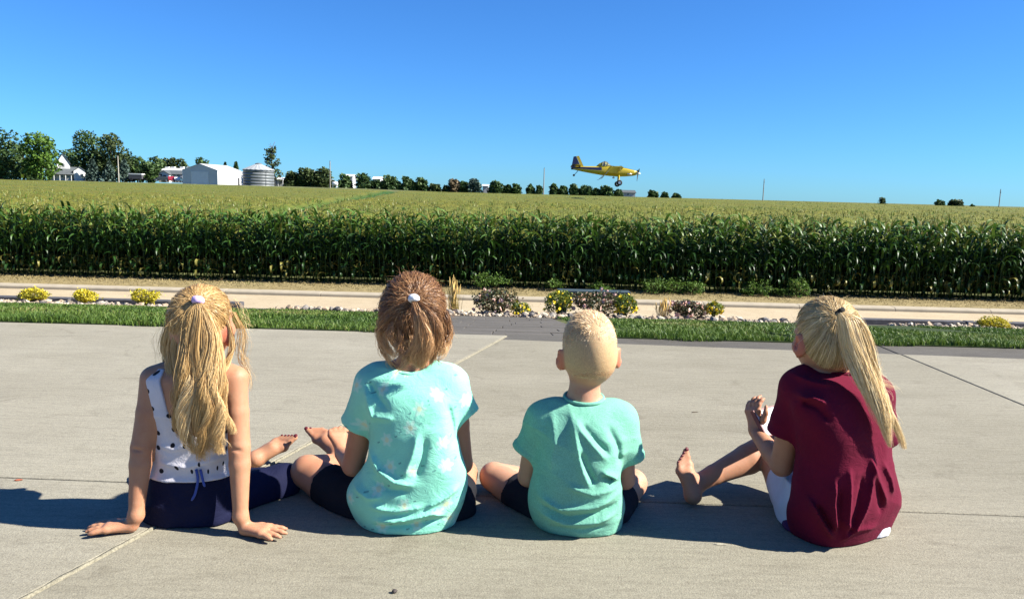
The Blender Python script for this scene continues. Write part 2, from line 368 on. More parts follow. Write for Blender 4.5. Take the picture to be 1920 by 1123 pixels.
# road and far kerb
road_m = concrete('pale_tan_road_concrete', (.35, .285, .19), (.39, .325, .225))  # pale tan concrete, lighter and warmer than the drive
m = MB(); m.loft([np.array([[x, 15.0, -2.60], [x, 15.0, -2.45], [x, 19.5, -2.40], [x, 23.85, -2.45], [x, 23.85, -2.60]]) for x in np.linspace(-60, 60, 25)])
tag(m.build('road', road_m), kind='structure')
kerb = empty('kerb', (0, 24, 0)); kerb['kind'] = 'structure'; kerb['_o'] = (0., 24., 0.)
kerb_m = plain('kerb_concrete', (.30, .262, .198), .88, .2, .10, 3, bump=.004)
x = -48.
while x < 48:
    m = MB(); a, b = x + .003, x + 2.997; prof = [(23.84, -2.6), (23.85, -2.37), (23.90, -2.325), (24.18, -2.315), (24.18, -2.6)]
    m.loft([np.array([[xx, y, z] for y, z in prof]) for xx in (a, b)]); bevel(m.build('kerb_segment', kerb_m, kerb), .015, 2); x += 3
dry_m = tinted('dry_verge_grass', [(0, (.16, .125, .05)), (.5, (.24, .19, .085)), (.85, (.29, .24, .12)), (1, (.12, .13, .035))], .8, .15, .2)
N = 20000; X = rng.uniform(-19, 19, N); Y = rng.uniform(24.2, 26.1, N); V, F = blade_mesh(N, X, Y, gz(Y), rng.uniform(.05, .13, N), np.full(N, .038), 1.2, 5)
tag(mk('dry_verge_grass', V, F, dry_m, attrs={'tint': np.repeat(np.clip(.45 + .2 * vnoise(np.stack([X, Y], 1), 1.2, 9) + rng.normal(0, .2, N), 0, 1), 5)}, smooth=False), kind='stuff')
m = MB(); m.loft([np.array([[x, 24.17, -2.5], [x, 24.17, -2.33], [x, 26.6, -2.30], [x, 26.6, -2.5]]) for x in np.linspace(-48, 48, 9)])
tag(m.build('verge', plain('dry_verge_soil', (.20, .16, .08), .95, .1, .3, 3)), kind='structure')
# ---------------------------------------------------------------- corn
def corn_mat():
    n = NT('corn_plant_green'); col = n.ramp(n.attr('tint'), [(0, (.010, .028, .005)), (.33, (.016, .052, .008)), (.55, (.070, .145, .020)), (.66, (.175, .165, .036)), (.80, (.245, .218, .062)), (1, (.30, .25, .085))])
    n.set(base=col, rough=.45, spec=.30); n.translucent(col, .18); return n.m
corn_m = corn_mat()
def leaf_strip(p0, az, elev, L, w, droop, segs, flat=False, r=None):
    d = np.array([math.cos(az), math.sin(az)]); side = np.array([-d[1], d[0], 0.]); pts = []; x, z = 0., 0.; e = elev
    tw = r.uniform(-.9, .9); V = []
    for i in range(segs + 1):
        t = i / segs; ww = w * (math.sin(math.pi * min(1, .12 + .88 * t) ** .8) ** .7 if t < 1 else 0.02) * .5 + .002
        c = np.array([p0[0] + d[0] * x, p0[1] + d[1] * x, p0[2] + z]); a = tw * t
        s = side * math.cos(a) + np.array([-d[0] * math.sin(e), -d[1] * math.sin(e), math.cos(e)]) * math.sin(a)
        if flat: V += [c - s * ww, c + s * ww]
        else: V += [c - s * ww + [0, 0, ww * .35], c, c + s * ww + [0, 0, ww * .35]]
        x += math.cos(e) * L / segs; z += math.sin(e) * L / segs; e -= droop / segs * (1 + t)
    k = 2 if flat else 3; F = []
    for i in range(segs):
        for j in range(k - 1): F.append((i * k + j, i * k + j + 1, (i + 1) * k + j + 1, (i + 1) * k + j))
    return np.array(V), np.array(F)
def corn_parts(seed, nl=14, segs=6, flat=False, zmin=.38):
    r = np.random.default_rng(seed); H = 2.26 + r.normal(0, .09); az = r.uniform(0, 6.28); lean = r.normal(0, .03, 2)
    st = MB(); st.tube([[lean[0] * z, lean[1] * z, z] for z in (-.1, .8, 1.6, H)], [.017, .015, .012, .006], 5 if not flat else 3)
    lf, tn = MB(), []
    for i in range(nl):
        z = zmin + (H - .12 - zmin) * (i / (nl - 1)) ** .9; up = z / H
        L = r.uniform(.62, .9) * (1 - .30 * max(0, up - .75) / .25); dead = up < .32
        v, f = leaf_strip([lean[0] * z, lean[1] * z, z], az + math.pi * i + r.normal(0, .45), r.uniform(.9, 1.25) if not dead else r.uniform(.2, .8), L * (.8 if dead else 1), r.uniform(.065, .095), r.uniform(1.5, 2.6) * (1.2 - .72 * up) * (1.5 if dead else 1), segs, flat, r)
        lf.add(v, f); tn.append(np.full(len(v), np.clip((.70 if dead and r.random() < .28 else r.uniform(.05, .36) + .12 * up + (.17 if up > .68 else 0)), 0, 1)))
    if not flat and r.random() < .8:                             # the ear of corn in its husk
        z = r.uniform(.85, 1.1); a = az + math.pi / 2; b = len(lf.v); n0 = lf.n
        lf.tube([[.02 * math.cos(a), .02 * math.sin(a), z], [.06 * math.cos(a), .06 * math.sin(a), z + .10], [.10 * math.cos(a), .10 * math.sin(a), z + .26]], [.012, .030, .008], 5); tn.append(np.full(lf.n - n0, .52))
    ta = MB()
    for i in range(9 if not flat else 5):
        a = r.uniform(0, 6.28); sp = 0 if i == 0 else r.uniform(.03, .09); hh = r.uniform(.12, .19) if i else .25
        b = np.array([lean[0] * H, lean[1] * H, H - .06]); tip = b + [sp * math.cos(a), sp * math.sin(a), hh]; md = (b + tip) / 2 + [.15 * sp * math.cos(a), .15 * sp * math.sin(a), .06]
        s = np.array([-math.sin(a), math.cos(a), 0]) * .009
        ta.add(np.array([b - s * .5, b + s * .5, md + s, md - s, tip + s * .5, tip - s * .5]), np.array([(0, 1, 2, 3), (3, 2, 4, 5)]))
    return st, lf, np.concatenate(tn), ta, r.uniform(.66, .90)
variants = []
for s in range(14):
    st, lf, tn, ta, tt = corn_parts(100 + s); a = st.arr(); b = lf.arr(); c = ta.arr()
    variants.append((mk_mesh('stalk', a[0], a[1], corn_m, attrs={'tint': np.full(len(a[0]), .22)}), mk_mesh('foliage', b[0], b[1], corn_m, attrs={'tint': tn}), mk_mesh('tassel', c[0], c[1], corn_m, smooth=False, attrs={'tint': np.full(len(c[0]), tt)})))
def corn_h(x): return float(np.interp(x, [-18, 18], [.93, 1.04]))
spots = [(x + random.gauss(0, .03), 26.15 + random.gauss(0, .05)) for x in np.arange(-18.6, 18.6, .185)]
spots += [(x + random.gauss(0, .03), 26.75 + random.gauss(0, .05)) for x in np.arange(-9.2, 9.2, .185)]
spots = spots[:300]
for i, (x, y) in enumerate(spots):
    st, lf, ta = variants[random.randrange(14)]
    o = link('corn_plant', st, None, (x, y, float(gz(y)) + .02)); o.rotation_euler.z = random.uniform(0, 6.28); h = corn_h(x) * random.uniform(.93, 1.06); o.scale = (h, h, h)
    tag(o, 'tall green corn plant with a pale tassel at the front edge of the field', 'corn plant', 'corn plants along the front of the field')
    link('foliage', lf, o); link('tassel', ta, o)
# the corn behind: full plants, then lighter ones, then the tops of the field
def gather(variant_fn, X, Y, Z, S, nvar, seed):
    r = np.random.default_rng(seed); Vs, F4, F3, T, n = [], [], [], [], 0; pick = r.integers(0, nvar, len(X))
    for v in range(nvar):
        k = pick == v
        if not k.any(): continue
        bv, bf, bt = variant_fn(v); N = int(k.sum()); M = rotz(r.uniform(0, 6.28, N)) * S[k][:, None, None]
        V, F, _ = tiles_of(bv, bf, M, np.stack([X[k], Y[k], Z[k]], 1))
        Vs.append(V); T.append((bt[None] + r.normal(0, .04, (N, 1))).ravel())
        for f in F: (F4 if f.shape[1] == 4 else F3).append(f + n)
        n += len(V)
    return np.concatenate(Vs), [np.concatenate(x) for x in (F4, F3) if x], np.clip(np.concatenate(T), 0, 1)
def whole_corn(seed, **kw):
    st, lf, tn, ta, tt = corn_parts(seed, **kw); a, b, c = st.arr(), lf.arr(), ta.arr(); V = np.concatenate([a[0], b[0], c[0]]); F = []
    for i, (arr, off) in enumerate(((a, 0), (b, len(a[0])), (c, len(a[0]) + len(b[0])))): F += [f + off for f in arr[1]]
    return V, F, np.concatenate([np.full(len(a[0]), .22), tn, np.full(len(c[0]), tt)])
full = [whole_corn(300 + s) for s in range(6)]; light = [whole_corn(400 + s, nl=8, segs=3, flat=True, zmin=.30) for s in range(8)]
def rowpts(y0, rows, xl, dx, lo=None):
    X, Y = [], []
    for i in range(rows):
        y = y0 + .7 * i; x = np.arange(-xl - .4 * i, xl + .4 * i, dx); x = x[np.abs(x) > lo] if (lo and i == 0) else x
        X.append(x + rng.normal(0, .03, len(x))); Y.append(np.full(len(x), y) + rng.normal(0, .16, len(x)))
    return np.concatenate(X), np.concatenate(Y)
def corn_z(X, Y): return np.maximum(gz(np.minimum(Y, 221)), canopy(X, Y) - 2.55)
_a = np.concatenate([np.arange(18.6, 30, .2), np.arange(-30, -18.6, .2)]); _b = np.concatenate([np.arange(9.2, 30, .19), np.arange(-30, -9.2, .19)]); Xa = np.concatenate([_a, _b]); Ya = np.concatenate([np.full(len(_a), 26.15), np.full(len(_b), 26.75)]) + rng.normal(0, .06, len(Xa)); X, Y = rowpts(27.45, 1, 31, .20); X, Y = np.concatenate([Xa, X]), np.concatenate([Ya, Y]); V1, F1, T1 = gather(lambda v: full[v], X, Y, gz(Y) + .02, np.array([corn_h(x) for x in X]) * rng.uniform(.93, 1.06, len(X)), 6, 1)
X, Y = rowpts(28.85, 5, 33, .27); V2, F2, T2 = gather(lambda v: light[v], X, Y, gz(Y) + .02, np.array([corn_h(x) for x in X]) * rng.uniform(.84, .93, len(X)), 8, 2)
def topper(seed, spread):
    r = np.random.default_rng(seed); m = MB(); T = []
    for k in range(spread):
        ox, oy, oz = (r.uniform(-.45, .45) * (spread - 1) * .6, r.uniform(-.3, .3) * (spread - 1), r.normal(0, .07)) if spread > 1 else (0, 0, 0)
        for i in range(4):
            a = r.uniform(0, 6.28); d = np.array([math.cos(a), math.sin(a), 0]); s = np.array([-d[1], d[0], 0]) * .04; b = np.array([ox, oy, oz - .75 + r.uniform(0, .35)]); md = b + d * .22 + [0, 0, .28]; tp = b + d * .5 + [0, 0, r.uniform(.0, .3)]
            m.add(np.array([b - s * .4, b + s * .4, md + s, md - s, tp]), np.array([(0, 1, 2, 3)])); m.f3.append(np.array([(3, 2, 4)]) + m.n - 5); T.append(np.full(5, r.uniform(.50, .62)))
        for i in range(4):
            a = r.uniform(0, 6.28); s = np.array([-math.sin(a), math.cos(a), 0]) * .011; sp = r.uniform(.03, .15); b = np.array([ox, oy, oz - .42]); tp = b + [sp * math.cos(a), sp * math.sin(a), r.uniform(.32, .46)]
            m.add(np.array([b - s, b + s, tp + s, tp - s]), np.array([(0, 1, 2, 3)])); T.append(np.full(4, r.uniform(.58, .70)))
    V, F = m.arr(); return V, F, np.concatenate(T)
tops = [topper(s, 1) for s in range(6)]; tops2 = [topper(20 + s, 3) for s in range(6)]
_l0, _l1 = np.array([-9.2, 29.]), np.array([-30.5, 190.])                      # a strip of greener, lower corn across the field
def strip_d(X, Y):
    t = np.clip((Y - _l0[1]) / (_l1[1] - _l0[1]), 0, 1.15); return np.abs(X - (_l0[0] + (_l1[0] - _l0[0]) * t)) - np.interp(Y, [29, 190], [.55, 1.9])
N = 6600; Y = 27.9 + 30 * rng.random(N) ** 1.3; X = rng.uniform(-1, 1, N) * (.72 * Y + 10); k = strip_d(X, Y) > 0; X, Y = X[k], Y[k]
V3, F3_, T3 = gather(lambda v: tops[v], X, Y, canopy(X, Y) - .03 + rng.normal(0, .05, len(X)), rng.uniform(.9, 1.1, len(X)), 6, 3)
N = 1500; Y = 58 * (222 / 58.) ** rng.random(N); X = rng.uniform(-1, 1, N) * (.70 * Y + 1); k = strip_d(X, Y) > 0; X, Y = X[k], Y[k]
V4, F4_, T4 = gather(lambda v: tops2[v], X, Y, canopy(X, Y) - .10 + rng.normal(0, .04, len(X)), np.interp(Y, [66, 220], [1, 1.5]), 6, 4)
Vs, F4, F3, T, n = [], [], [], [], 0
for V, F, t in ((V1, F1, T1), (V2, F2, T2), (V3, F3_, T3), (V4, F4_, T4)):
    for f in F: (F4 if f.shape[1] == 4 else F3).append(f + n)
    Vs.append(V); T.append(t); n += len(V)
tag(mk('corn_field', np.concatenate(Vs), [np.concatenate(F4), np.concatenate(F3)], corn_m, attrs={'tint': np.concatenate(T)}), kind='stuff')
# the closed leaf canopy under the tassels
n_ = NT('corn_canopy'); co = n_.coord(); big = n_.coord(scale=(.35, 1, 1))
c1 = n_.ramp(n_.noise(co, 3.4, 6, .8), [(.30, (.086, .100, .016)), (.48, (.108, .116, .021)), (.62, (.132, .133, .028)), (.78, (.158, .148, .038))])
c2 = n_.ramp(n_.noise(big, .05, 3, .5), [(.35, (1.10, 1.0, .85)), (.65, (.88, .98, .9))])
c3 = n_.ramp(n_.noise(n_.coord(scale=(.03, .55, 1)), 1.0, 4, .7), [(.36, (.84, .87, .84)), (.64, (1.10, 1.08, 1.08))]); cc = n_.mix(1.0, n_.mix(1.0, c1, c2, 'MULTIPLY'), c3, 'MULTIPLY'); cc = n_.mix(n_.attr('strip'), cc, (.035, .080, .013)); n_.set(base=cc, rough=.8, spec=.15); n_.bump(n_.noise(co, 3.2, 4, .7), .8, .25)
ys = np.concatenate([np.linspace(28.4, 60, 66), np.geomspace(61, 223, 70)]); us = np.linspace(-1.05, 1.05, 261)
UU, YY = np.meshgrid(us, ys); XX = UU * (.72 * YY + 16); sd = strip_d(XX, YY); stp = np.clip(.5 - sd / .6, 0, 1)
ZZ = canopy(XX, YY) - .17 - .35 * stp + .07 * rng.normal(size=XX.shape) * np.interp(YY, [30, 120], [1.3, .5]); ZZ[-1] -= 2.5; ZZ[0] -= .9; ZZ[:, 0] -= 2; ZZ[:, -1] -= 2
q = np.arange(ZZ.size).reshape(ZZ.shape); Fq = np.stack([q[:-1, :-1], q[:-1, 1:], q[1:, 1:], q[1:, :-1]], -1).reshape(-1, 4)
tag(mk('field_canopy', np.stack([XX, YY, ZZ], -1).reshape(-1, 3), Fq, n_.m, attrs={'strip': stp.ravel()}), kind='structure')

# ---------------------------------------------------------------- trees
bark = plain('rough_bark', (.10, .075, .055), .95, .1, .3, 6)
LEAF = {'bright': tinted('bright_green_leaves', [(0, (.036, .085, .013)), (.6, (.088, .165, .022)), (1, (.150, .225, .035))], .6, .25, .25),  # a brighter leaf green of the tree's own
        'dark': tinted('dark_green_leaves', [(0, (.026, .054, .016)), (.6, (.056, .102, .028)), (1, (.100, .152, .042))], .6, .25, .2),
        'olive': tinted('olive_green_leaves', [(0, (.030, .048, .016)), (.6, (.060, .088, .028)), (1, (.100, .125, .042))], .65, .2, .2),
        'blue': tinted('blue_green_needles', [(0, (.028, .050, .040)), (.6, (.062, .098, .078)), (1, (.105, .150, .120))], .7, .2, .1),
        'russet': tinted('russet_brown_leaves', [(0, (.07, .055, .03)), (.6, (.15, .11, .06)), (1, (.20, .16, .09))], .7, .2, .2)}
quad_v = np.array([[-.5, -.32, 0], [.5, -.32, .0], [.38, .34, .09], [-.38, .34, .09]]); quad_f = [np.array([[0, 1, 2, 3]])]
def tree(px, top, base, hw, Y, leaf, label, kind='round', n=1500, leafs=.55, cat='tree', group=None, low=.03, taper=0):
    b = P(px, base, Y); b[2] -= .8; t = P(px, top, Y); H = t[2] - b[2]; W = hw * Y / FPX / .98; seed = int(px * 7 + top); r = np.random.default_rng(seed)
    root = empty('tree', b); root['_o'] = tuple(b); tag(root, label, cat, group)
    tr = MB(); z0 = H * low
    tr.tube([b, b + [0, 0, H * .35], b + [.02 * H * r.normal(), 0, H * .8]], [.022 * H + .06, .016 * H + .04, .01], 7)
    blobs = []
    if kind == 'round':
        for i in range(13):
            u = (i + .5) / 13; z = z0 + (H - z0) * (.08 + .78 * u); rr = W * math.sqrt(max(.06, 1 - ((z - (z0 + (H - z0) * .42)) / ((H - z0) * .62)) ** 2)); a = i * 2.4 + r.normal(0, .4); ro = rr * r.uniform(.45, .68) * (1 - taper * .75 * u)
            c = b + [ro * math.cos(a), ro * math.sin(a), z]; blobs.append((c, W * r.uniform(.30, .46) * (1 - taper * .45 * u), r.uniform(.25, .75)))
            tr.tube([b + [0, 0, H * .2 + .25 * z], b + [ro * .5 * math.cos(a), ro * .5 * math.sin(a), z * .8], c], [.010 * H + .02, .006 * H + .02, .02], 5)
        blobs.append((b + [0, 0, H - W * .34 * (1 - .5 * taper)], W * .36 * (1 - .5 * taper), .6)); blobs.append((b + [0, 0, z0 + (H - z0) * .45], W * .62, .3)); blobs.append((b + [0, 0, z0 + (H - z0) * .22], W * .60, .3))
        wts = np.array([q[1] ** 2 for q in blobs]); pick = r.choice(len(blobs), n, p=wts / wts.sum()); d = r.normal(size=(n, 3)); d /= np.linalg.norm(d, axis=1, keepdims=True)
        c = np.array([q[0] for q in blobs])[pick]; rad = np.array([q[1] for q in blobs])[pick]; pos = c + d * (rad * r.uniform(.55, 1.12, n))[:, None] * [1, 1, .85]
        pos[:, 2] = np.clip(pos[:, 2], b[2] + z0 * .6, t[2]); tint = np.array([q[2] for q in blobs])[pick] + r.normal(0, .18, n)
    elif kind == 'spruce':
        u = r.random(n) ** .75; lay = np.floor((1 - u) * 11) / 11; fr = ((1 - u) * 11) % 1; a = r.uniform(0, 6.28, n); star = 1 + .28 * np.cos(a * 7 + lay * 40)
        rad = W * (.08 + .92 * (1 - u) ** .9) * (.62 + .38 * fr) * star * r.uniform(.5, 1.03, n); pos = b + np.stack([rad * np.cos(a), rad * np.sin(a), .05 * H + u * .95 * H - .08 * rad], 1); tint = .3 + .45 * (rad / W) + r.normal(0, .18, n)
    elif kind == 'ragged':
        P0 = []; T0 = []
        for i in range(26):
            z = H * (.06 + .78 * (i / 25)); a = r.uniform(0, 6.28); L = W * (1.15 - .75 * i / 25) * r.uniform(.45, 1.1); e = b + [L * math.cos(a), L * math.sin(a), z + L * .55]
            tr.tube([b + [0, 0, z * .92], (b + e + [0, 0, z * .9]) / 2, e], [.10, .06, .02], 4); k = int(n / 26); uu = r.uniform(.3, 1.05, k)[:, None]
            P0.append((b + [0, 0, z * .92]) * (1 - uu) + e * uu + r.normal(0, .42, (k, 3)) * [1, 1, .75]); T0.append(r.normal(.55, .2, k))
        for i in range(5): a = r.uniform(0, 6.28); tr.tube([b + [0, 0, H * .75], b + [.3 * math.cos(a), .3 * math.sin(a), H * .9], b + [1.0 * math.cos(a), 1.0 * math.sin(a), H * r.uniform(.93, 1.02)]], [.06, .05, .03], 4)
        pos = np.concatenate(P0); tint = np.concatenate(T0); n = len(pos)
    M = rand_rot(n) * (leafs * 1.3 * r.uniform(.6, 1.3, n))[:, None, None]
    V, F, at = tiles_of(quad_v, quad_f, M, pos, np.clip(tint, 0, 1)); tr.build('trunk', bark, root, smooth=True)
    mk('crown', V, F, LEAF[leaf], root, attrs=at, smooth=False); return root
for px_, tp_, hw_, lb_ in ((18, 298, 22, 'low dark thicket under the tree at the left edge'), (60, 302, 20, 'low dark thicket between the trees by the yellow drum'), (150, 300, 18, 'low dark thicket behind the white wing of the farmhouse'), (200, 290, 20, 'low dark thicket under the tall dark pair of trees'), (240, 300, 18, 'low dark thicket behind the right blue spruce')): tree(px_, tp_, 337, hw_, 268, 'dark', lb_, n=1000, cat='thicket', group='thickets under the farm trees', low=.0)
YB = 238.
g1 = 'big trees round the farmhouse'
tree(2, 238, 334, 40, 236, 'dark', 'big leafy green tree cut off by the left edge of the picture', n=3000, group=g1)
tree(44, 268, 334, 24, 246, 'dark', 'dark tree between two bright leafy trees', n=1600, group=g1)
tree(80, 247, 334, 33, 234, 'bright', 'bright green tree left of the white farmhouse', n=3200, group=g1)
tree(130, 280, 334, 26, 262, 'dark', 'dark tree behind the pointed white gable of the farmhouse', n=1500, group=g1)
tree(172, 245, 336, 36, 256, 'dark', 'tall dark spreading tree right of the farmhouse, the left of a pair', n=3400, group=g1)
tree(214, 249, 336, 32, 252, 'olive', 'tall olive green tree behind the left roadside pole', n=3200, group=g1)
tree(174, 299, 337, 18, 240, 'blue', 'blue green spruce beside the white wing of the farmhouse', 'spruce', 1500, .5, 'spruce', 'blue spruces by the farmhouse')
tree(206, 304, 338, 17, 240, 'blue', 'blue green spruce just left of the pale roadside pole', 'spruce', 1400, .5, 'spruce', 'blue spruces by the farmhouse')
tree(234, 300, 338, 19, 242, 'blue', 'blue green spruce just right of the pale roadside pole', 'spruce', 1500, .5, 'spruce', 'blue spruces by the farmhouse')
tree(258, 291, 338, 20, 258, 'dark', 'round dark tree above the dark trailer', n=1500)
tree(280, 303, 338, 20, 243, 'dark', 'low spreading dark tree left of the grey bungalow', n=1600, low=.05)
tree(292, 292, 336, 18, 266, 'dark', 'round dark tree behind the low spreading one', n=1200)
for px, tp, hw in ((312, 296, 12), (326, 295, 12), (341, 297, 13)): tree(px, tp, 334, hw, 275, 'olive', {312: 'olive tree left of two more behind the white roof', 326: 'middle olive tree of three behind the white roof', 341: 'olive tree right of two others behind the white roof'}[px], n=900, group='trees behind the white roof')
tree(379, 296, 330, 15, 280, 'dark', 'dark tree showing over the ridge of the white machine shed', n=1000)
tree(423, 305, 335, 7, 280, 'dark', 'small dark tree over the far end of the machine shed roof', 'spruce', 500)
tree(443, 304, 335, 9, 280, 'dark', 'dark spruce between the machine shed and the grain bin', 'spruce', 700)
tree(511, 266, 346, 21, 250, 'olive', 'tall ragged tree with bare top branches right of the grain bin', 'ragged', 850, .5)
g2 = 'trees and bushes along the far edge of the field'
for px, tp, bs, hw, lf, lb in ((550, 322, 350, 19, 'olive', 'olive bush in front of the grey barn roof'), (580, 316, 350, 24, 'olive', 'wide olive tree in front of the barn with the red lean-to'), (608, 314, 351, 22, 'olive', 'tallest olive tree beside a roadside pole'), (646, 326, 352, 15, 'dark', 'round dark bush right of the pole and the white tank'), (566, 326, 352, 15, 'dark', 'dark rounded bush low in front of the weathered barn'), (596, 322, 352, 18, 'olive', 'olive bush filling the gap right of the weathered barn'), (712, 338, 354, 13, 'dark', 'low bush under the right end of the second white roof'), (747, 341, 354, 9, 'dark', 'low bush filling the gap after the first dark bush'), (777, 342, 354, 9, 'dark', 'low bush just left of the right end of the close row'), (816, 346, 356, 12, 'olive', 'low olive scrub in the gap before the russet bush'), (837, 348, 357, 8, 'olive', 'tiny olive scrub touching the russet bush'), (1118, 354, 364, 9, 'dark', 'low bush left of the wide one under the spray boom'),
        (683, 325, 353, 21, 'dark', 'large spreading blue green bush between two white roofs'), (731, 329, 354, 18, 'dark', 'first dark bush right of the white roofs'), (763, 331, 354, 14, 'dark', 'dark bush in the middle of a close row of three'), (791, 333, 354, 13, 'dark', 'dark bush at the right end of a close row of three'),
        (852, 336, 357, 11, 'russet', 'russet brown bush standing among green ones'), (872, 340, 358, 11, 'dark', 'low dark bush left of a pale rounded one'), (889, 334, 358, 15, 'blue', 'pale rounded blue green bush left of a small white roof'), (931, 340, 359, 17, 'dark', 'flat topped dark bush right of a small white roof'),
        (953, 346, 359, 9, 'dark', 'little dark bush left of a small cone shaped one'), (968, 345, 360, 10, 'dark', 'small cone shaped bush left of the middle pole'), (994, 346, 361, 8, 'dark', 'small bush close left of the middle pole'), (1011, 348, 361, 8, 'dark', 'small bush just behind the foot of the middle pole'),
        (1039, 345, 362, 9, 'dark', 'first dark bush right of the middle pole'), (1056, 348, 362, 9, 'dark', 'low bush below the tail of the yellow plane'), (1077, 345, 363, 11, 'dark', 'taller dark bush below the tail wheel of the yellow plane'), (1099, 347, 363, 12, 'dark', 'dark bush below the rear fuselage of the yellow plane'),
        (1137, 349, 365, 15, 'dark', 'wide dark bush below the spray boom of the yellow plane'), (1159, 355, 365, 8, 'dark', 'small bush left of the lone white house'), (1224, 357, 367, 9, 'dark', 'dark bush below the propeller of the yellow plane'), (1246, 361, 368, 8, 'dark', 'low bush right of the plane, before the last of the row'), (1268, 363, 369, 9, 'dark', 'low bush at the right end of the long row'),
        (1762, 376, 386, 9, 'dark', 'small dark tree left of the far rounded grove'), (1791, 375, 387, 14, 'olive', 'far rounded grove near the right edge of the field'), (1823, 384, 388, 5, 'dark', 'tiny far bush between the grove and the last pole')):
    tree(px, tp, bs + 3, hw * (1.2 + .16 * ((px * 7) % 5 - 2) / 2), 300 if px > 630 else 254, lf, lb, taper=.35 + .3 * ((px * 3) % 4) / 3, n=int(420 + hw * 48), leafs=.7, cat='bush' if hw < 20 else 'tree', group=g2, low=.02)
tree(1652, 370, 384, 7, 300, 'olive', 'small ragged tree alone on the right of the field edge', 'ragged', 260, .5)

# ---------------------------------------------------------------- farm buildings (Y is the distance of the front wall)
white = plain('white_painted_boards', (.58, .58, .56), .7, .2, .05, 3); shingle_roof = plain('grey_shingle_roof', (.075, .085, .09), .9, .15, .2, 2)  # the roof shingles are dark grey themselves
steel = NT('galvanised_steel_sheet'); co = steel.coord(); f = steel.noise(co, .8, 3)
steel.set(base=steel.ramp(f, [(.3, (.10, .112, .118)), (.7, (.15, .165, .172))]), rough=.5, metal=.15)
wv = steel.a('ShaderNodeTexWave', wave_type='BANDS', bands_direction='Z'); steel.l(co, wv.inputs['Vector']); wv.inputs['Scale'].default_value = 4.5; steel.bump(wv.outputs['Fac'], .2, .02); steel = steel.m
pale_steel = plain('pale_bin_roof_steel', (.27, .285, .29), .5, .35, .08, 2); white_steel = NT('white_ribbed_steel'); co = white_steel.coord(); wv = white_steel.a('ShaderNodeTexWave', wave_type='BANDS', bands_direction='X'); white_steel.l(co, wv.inputs['Vector']); wv.inputs['Scale'].default_value = 1.1
white_steel.set(base=white_steel.ramp(white_steel.noise(co, .5, 3), [(.3, (.40, .41, .42)), (.7, (.47, .475, .47))]), rough=.45, spec=.35); white_steel.bump(wv.outputs['Fac'], .3, .04); white_steel = white_steel.m
glass_d = NT('dark_window_glass').set(base=(.03, .035, .04), rough=.08, spec=.6).m
grey_s = plain('pale_grey_house_boards', (.36, .36, .37), .75, .2, .06, 3); red_p = plain('barn_red_paint', (.28, .035, .03), .7, .2, .15, 2); door_m = plain('pale_grey_door', (.56, .57, .58), .5, .3, .06, 2); trim_d = plain('dark_trim', (.06, .06, .065), .7, .3, .1, 3)
def thing(name, label, cat, loc, group=None):
    o = empty(name, loc); o['_o'] = tuple(float(c) for c in loc); return tag(o, label, cat, group)
def gable(root, x0, x1, y0, y1, z0, ze, zr, wall, roof, axis='y', over=.35, th=.18):
    """walls to the eaves ze, ridge zr; the ridge runs along axis"""
    if axis == 'y':
        xm = (x0 + x1) / 2; MB().prism([(x0, z0), (x1, z0), (x1, ze), (xm, zr), (x0, ze)], y0, y1, 1).build('wall', wall, root)
        k = (zr - ze) / (xm - x0); prof = lambda s: [(xm, zr + .02), (xm + s * (xm - x0 + over), ze - k * over + .02), (xm + s * (xm - x0 + over), ze - k * over + th), (xm, zr + th)]
        for s in (-1, 1): MB().prism(prof(s), y0 - over, y1 + over, 1).build('roof', roof, root)
    else:
        ym = (y0 + y1) / 2; MB().prism([(y0, z0), (y1, z0), (y1, ze), (ym, zr), (y0, ze)], x0, x1, 0).build('wall', wall, root)
        k = (zr - ze) / (ym - y0)
        for s in (-1, 1): MB().prism([(ym, zr + .02), (ym + s * (ym - y0 + over), ze - k * over + .02), (ym + s * (ym - y0 + over), ze - k * over + th), (ym, zr + th)], x0 - over, x1 + over, 0).build('roof', roof, root)
def window(root, x, y, z, w, h, n=(0, -1)):
    f = MB()
    for dx, dz, sw, sh in ((0, h / 2, w + .2, .12), (0, -h / 2, w + .2, .12), (-w / 2, 0, .12, h), (w / 2, 0, .12, h), (0, 0, w, .07)):
        f.box((x + (dx if n[1] else n[0] * .05), y + (n[1] * .05 if n[1] else dx), z + dz), (sw if n[1] else .14, .14 if n[1] else sw, sh))
    fo = f.build('window', white, root); fo['_o'] = root['_o']; MB().box((x + n[0] * .02, y + n[1] * .02, z), (w if n[1] else .08, .08 if n[1] else w, h)).build('pane', glass_d, fo)
def xz(px, py, Y): p = P(px, py, Y); return p[0], p[2]
# farmhouse
Y0 = 240.; xa, zb = xz(93, 337, Y0); xb, _ = xz(141, 337, Y0); _, ze = xz(118, 323, Y0); _, zr = xz(118, 313.5, Y0); xc, _ = xz(155.5, 337, Y0); zb -= .6
root = thing('farmhouse', 'old white farmhouse with a pointed gable tower and grey porch roof', 'house', ((xa + xb) / 2, Y0, zb))
gable(root, xa, xb, Y0, Y0 + 7, zb, ze, zr, white, shingle_roof, 'x')
gable(root, xb - .9, xc, Y0 - 1.2, Y0 + 4.5, zb, xz(148, 321, Y0)[1], xz(148, 313.5, Y0)[1], white, shingle_roof, 'y', .25)
ta_, tb_ = xz(108, 300, Y0)[0], xz(129, 300, Y0)[0]; gable(root, ta_, tb_, Y0 + 2.2, Y0 + 6.5, ze - 1, xz(118, 305.5, Y0)[1], xz(118, 288, Y0)[1], white, shingle_roof, 'y', .3)
for px in (103, 116, 127): window(root, xz(px, 330, Y0)[0], Y0, zb + 2.0, .9, 1.3)
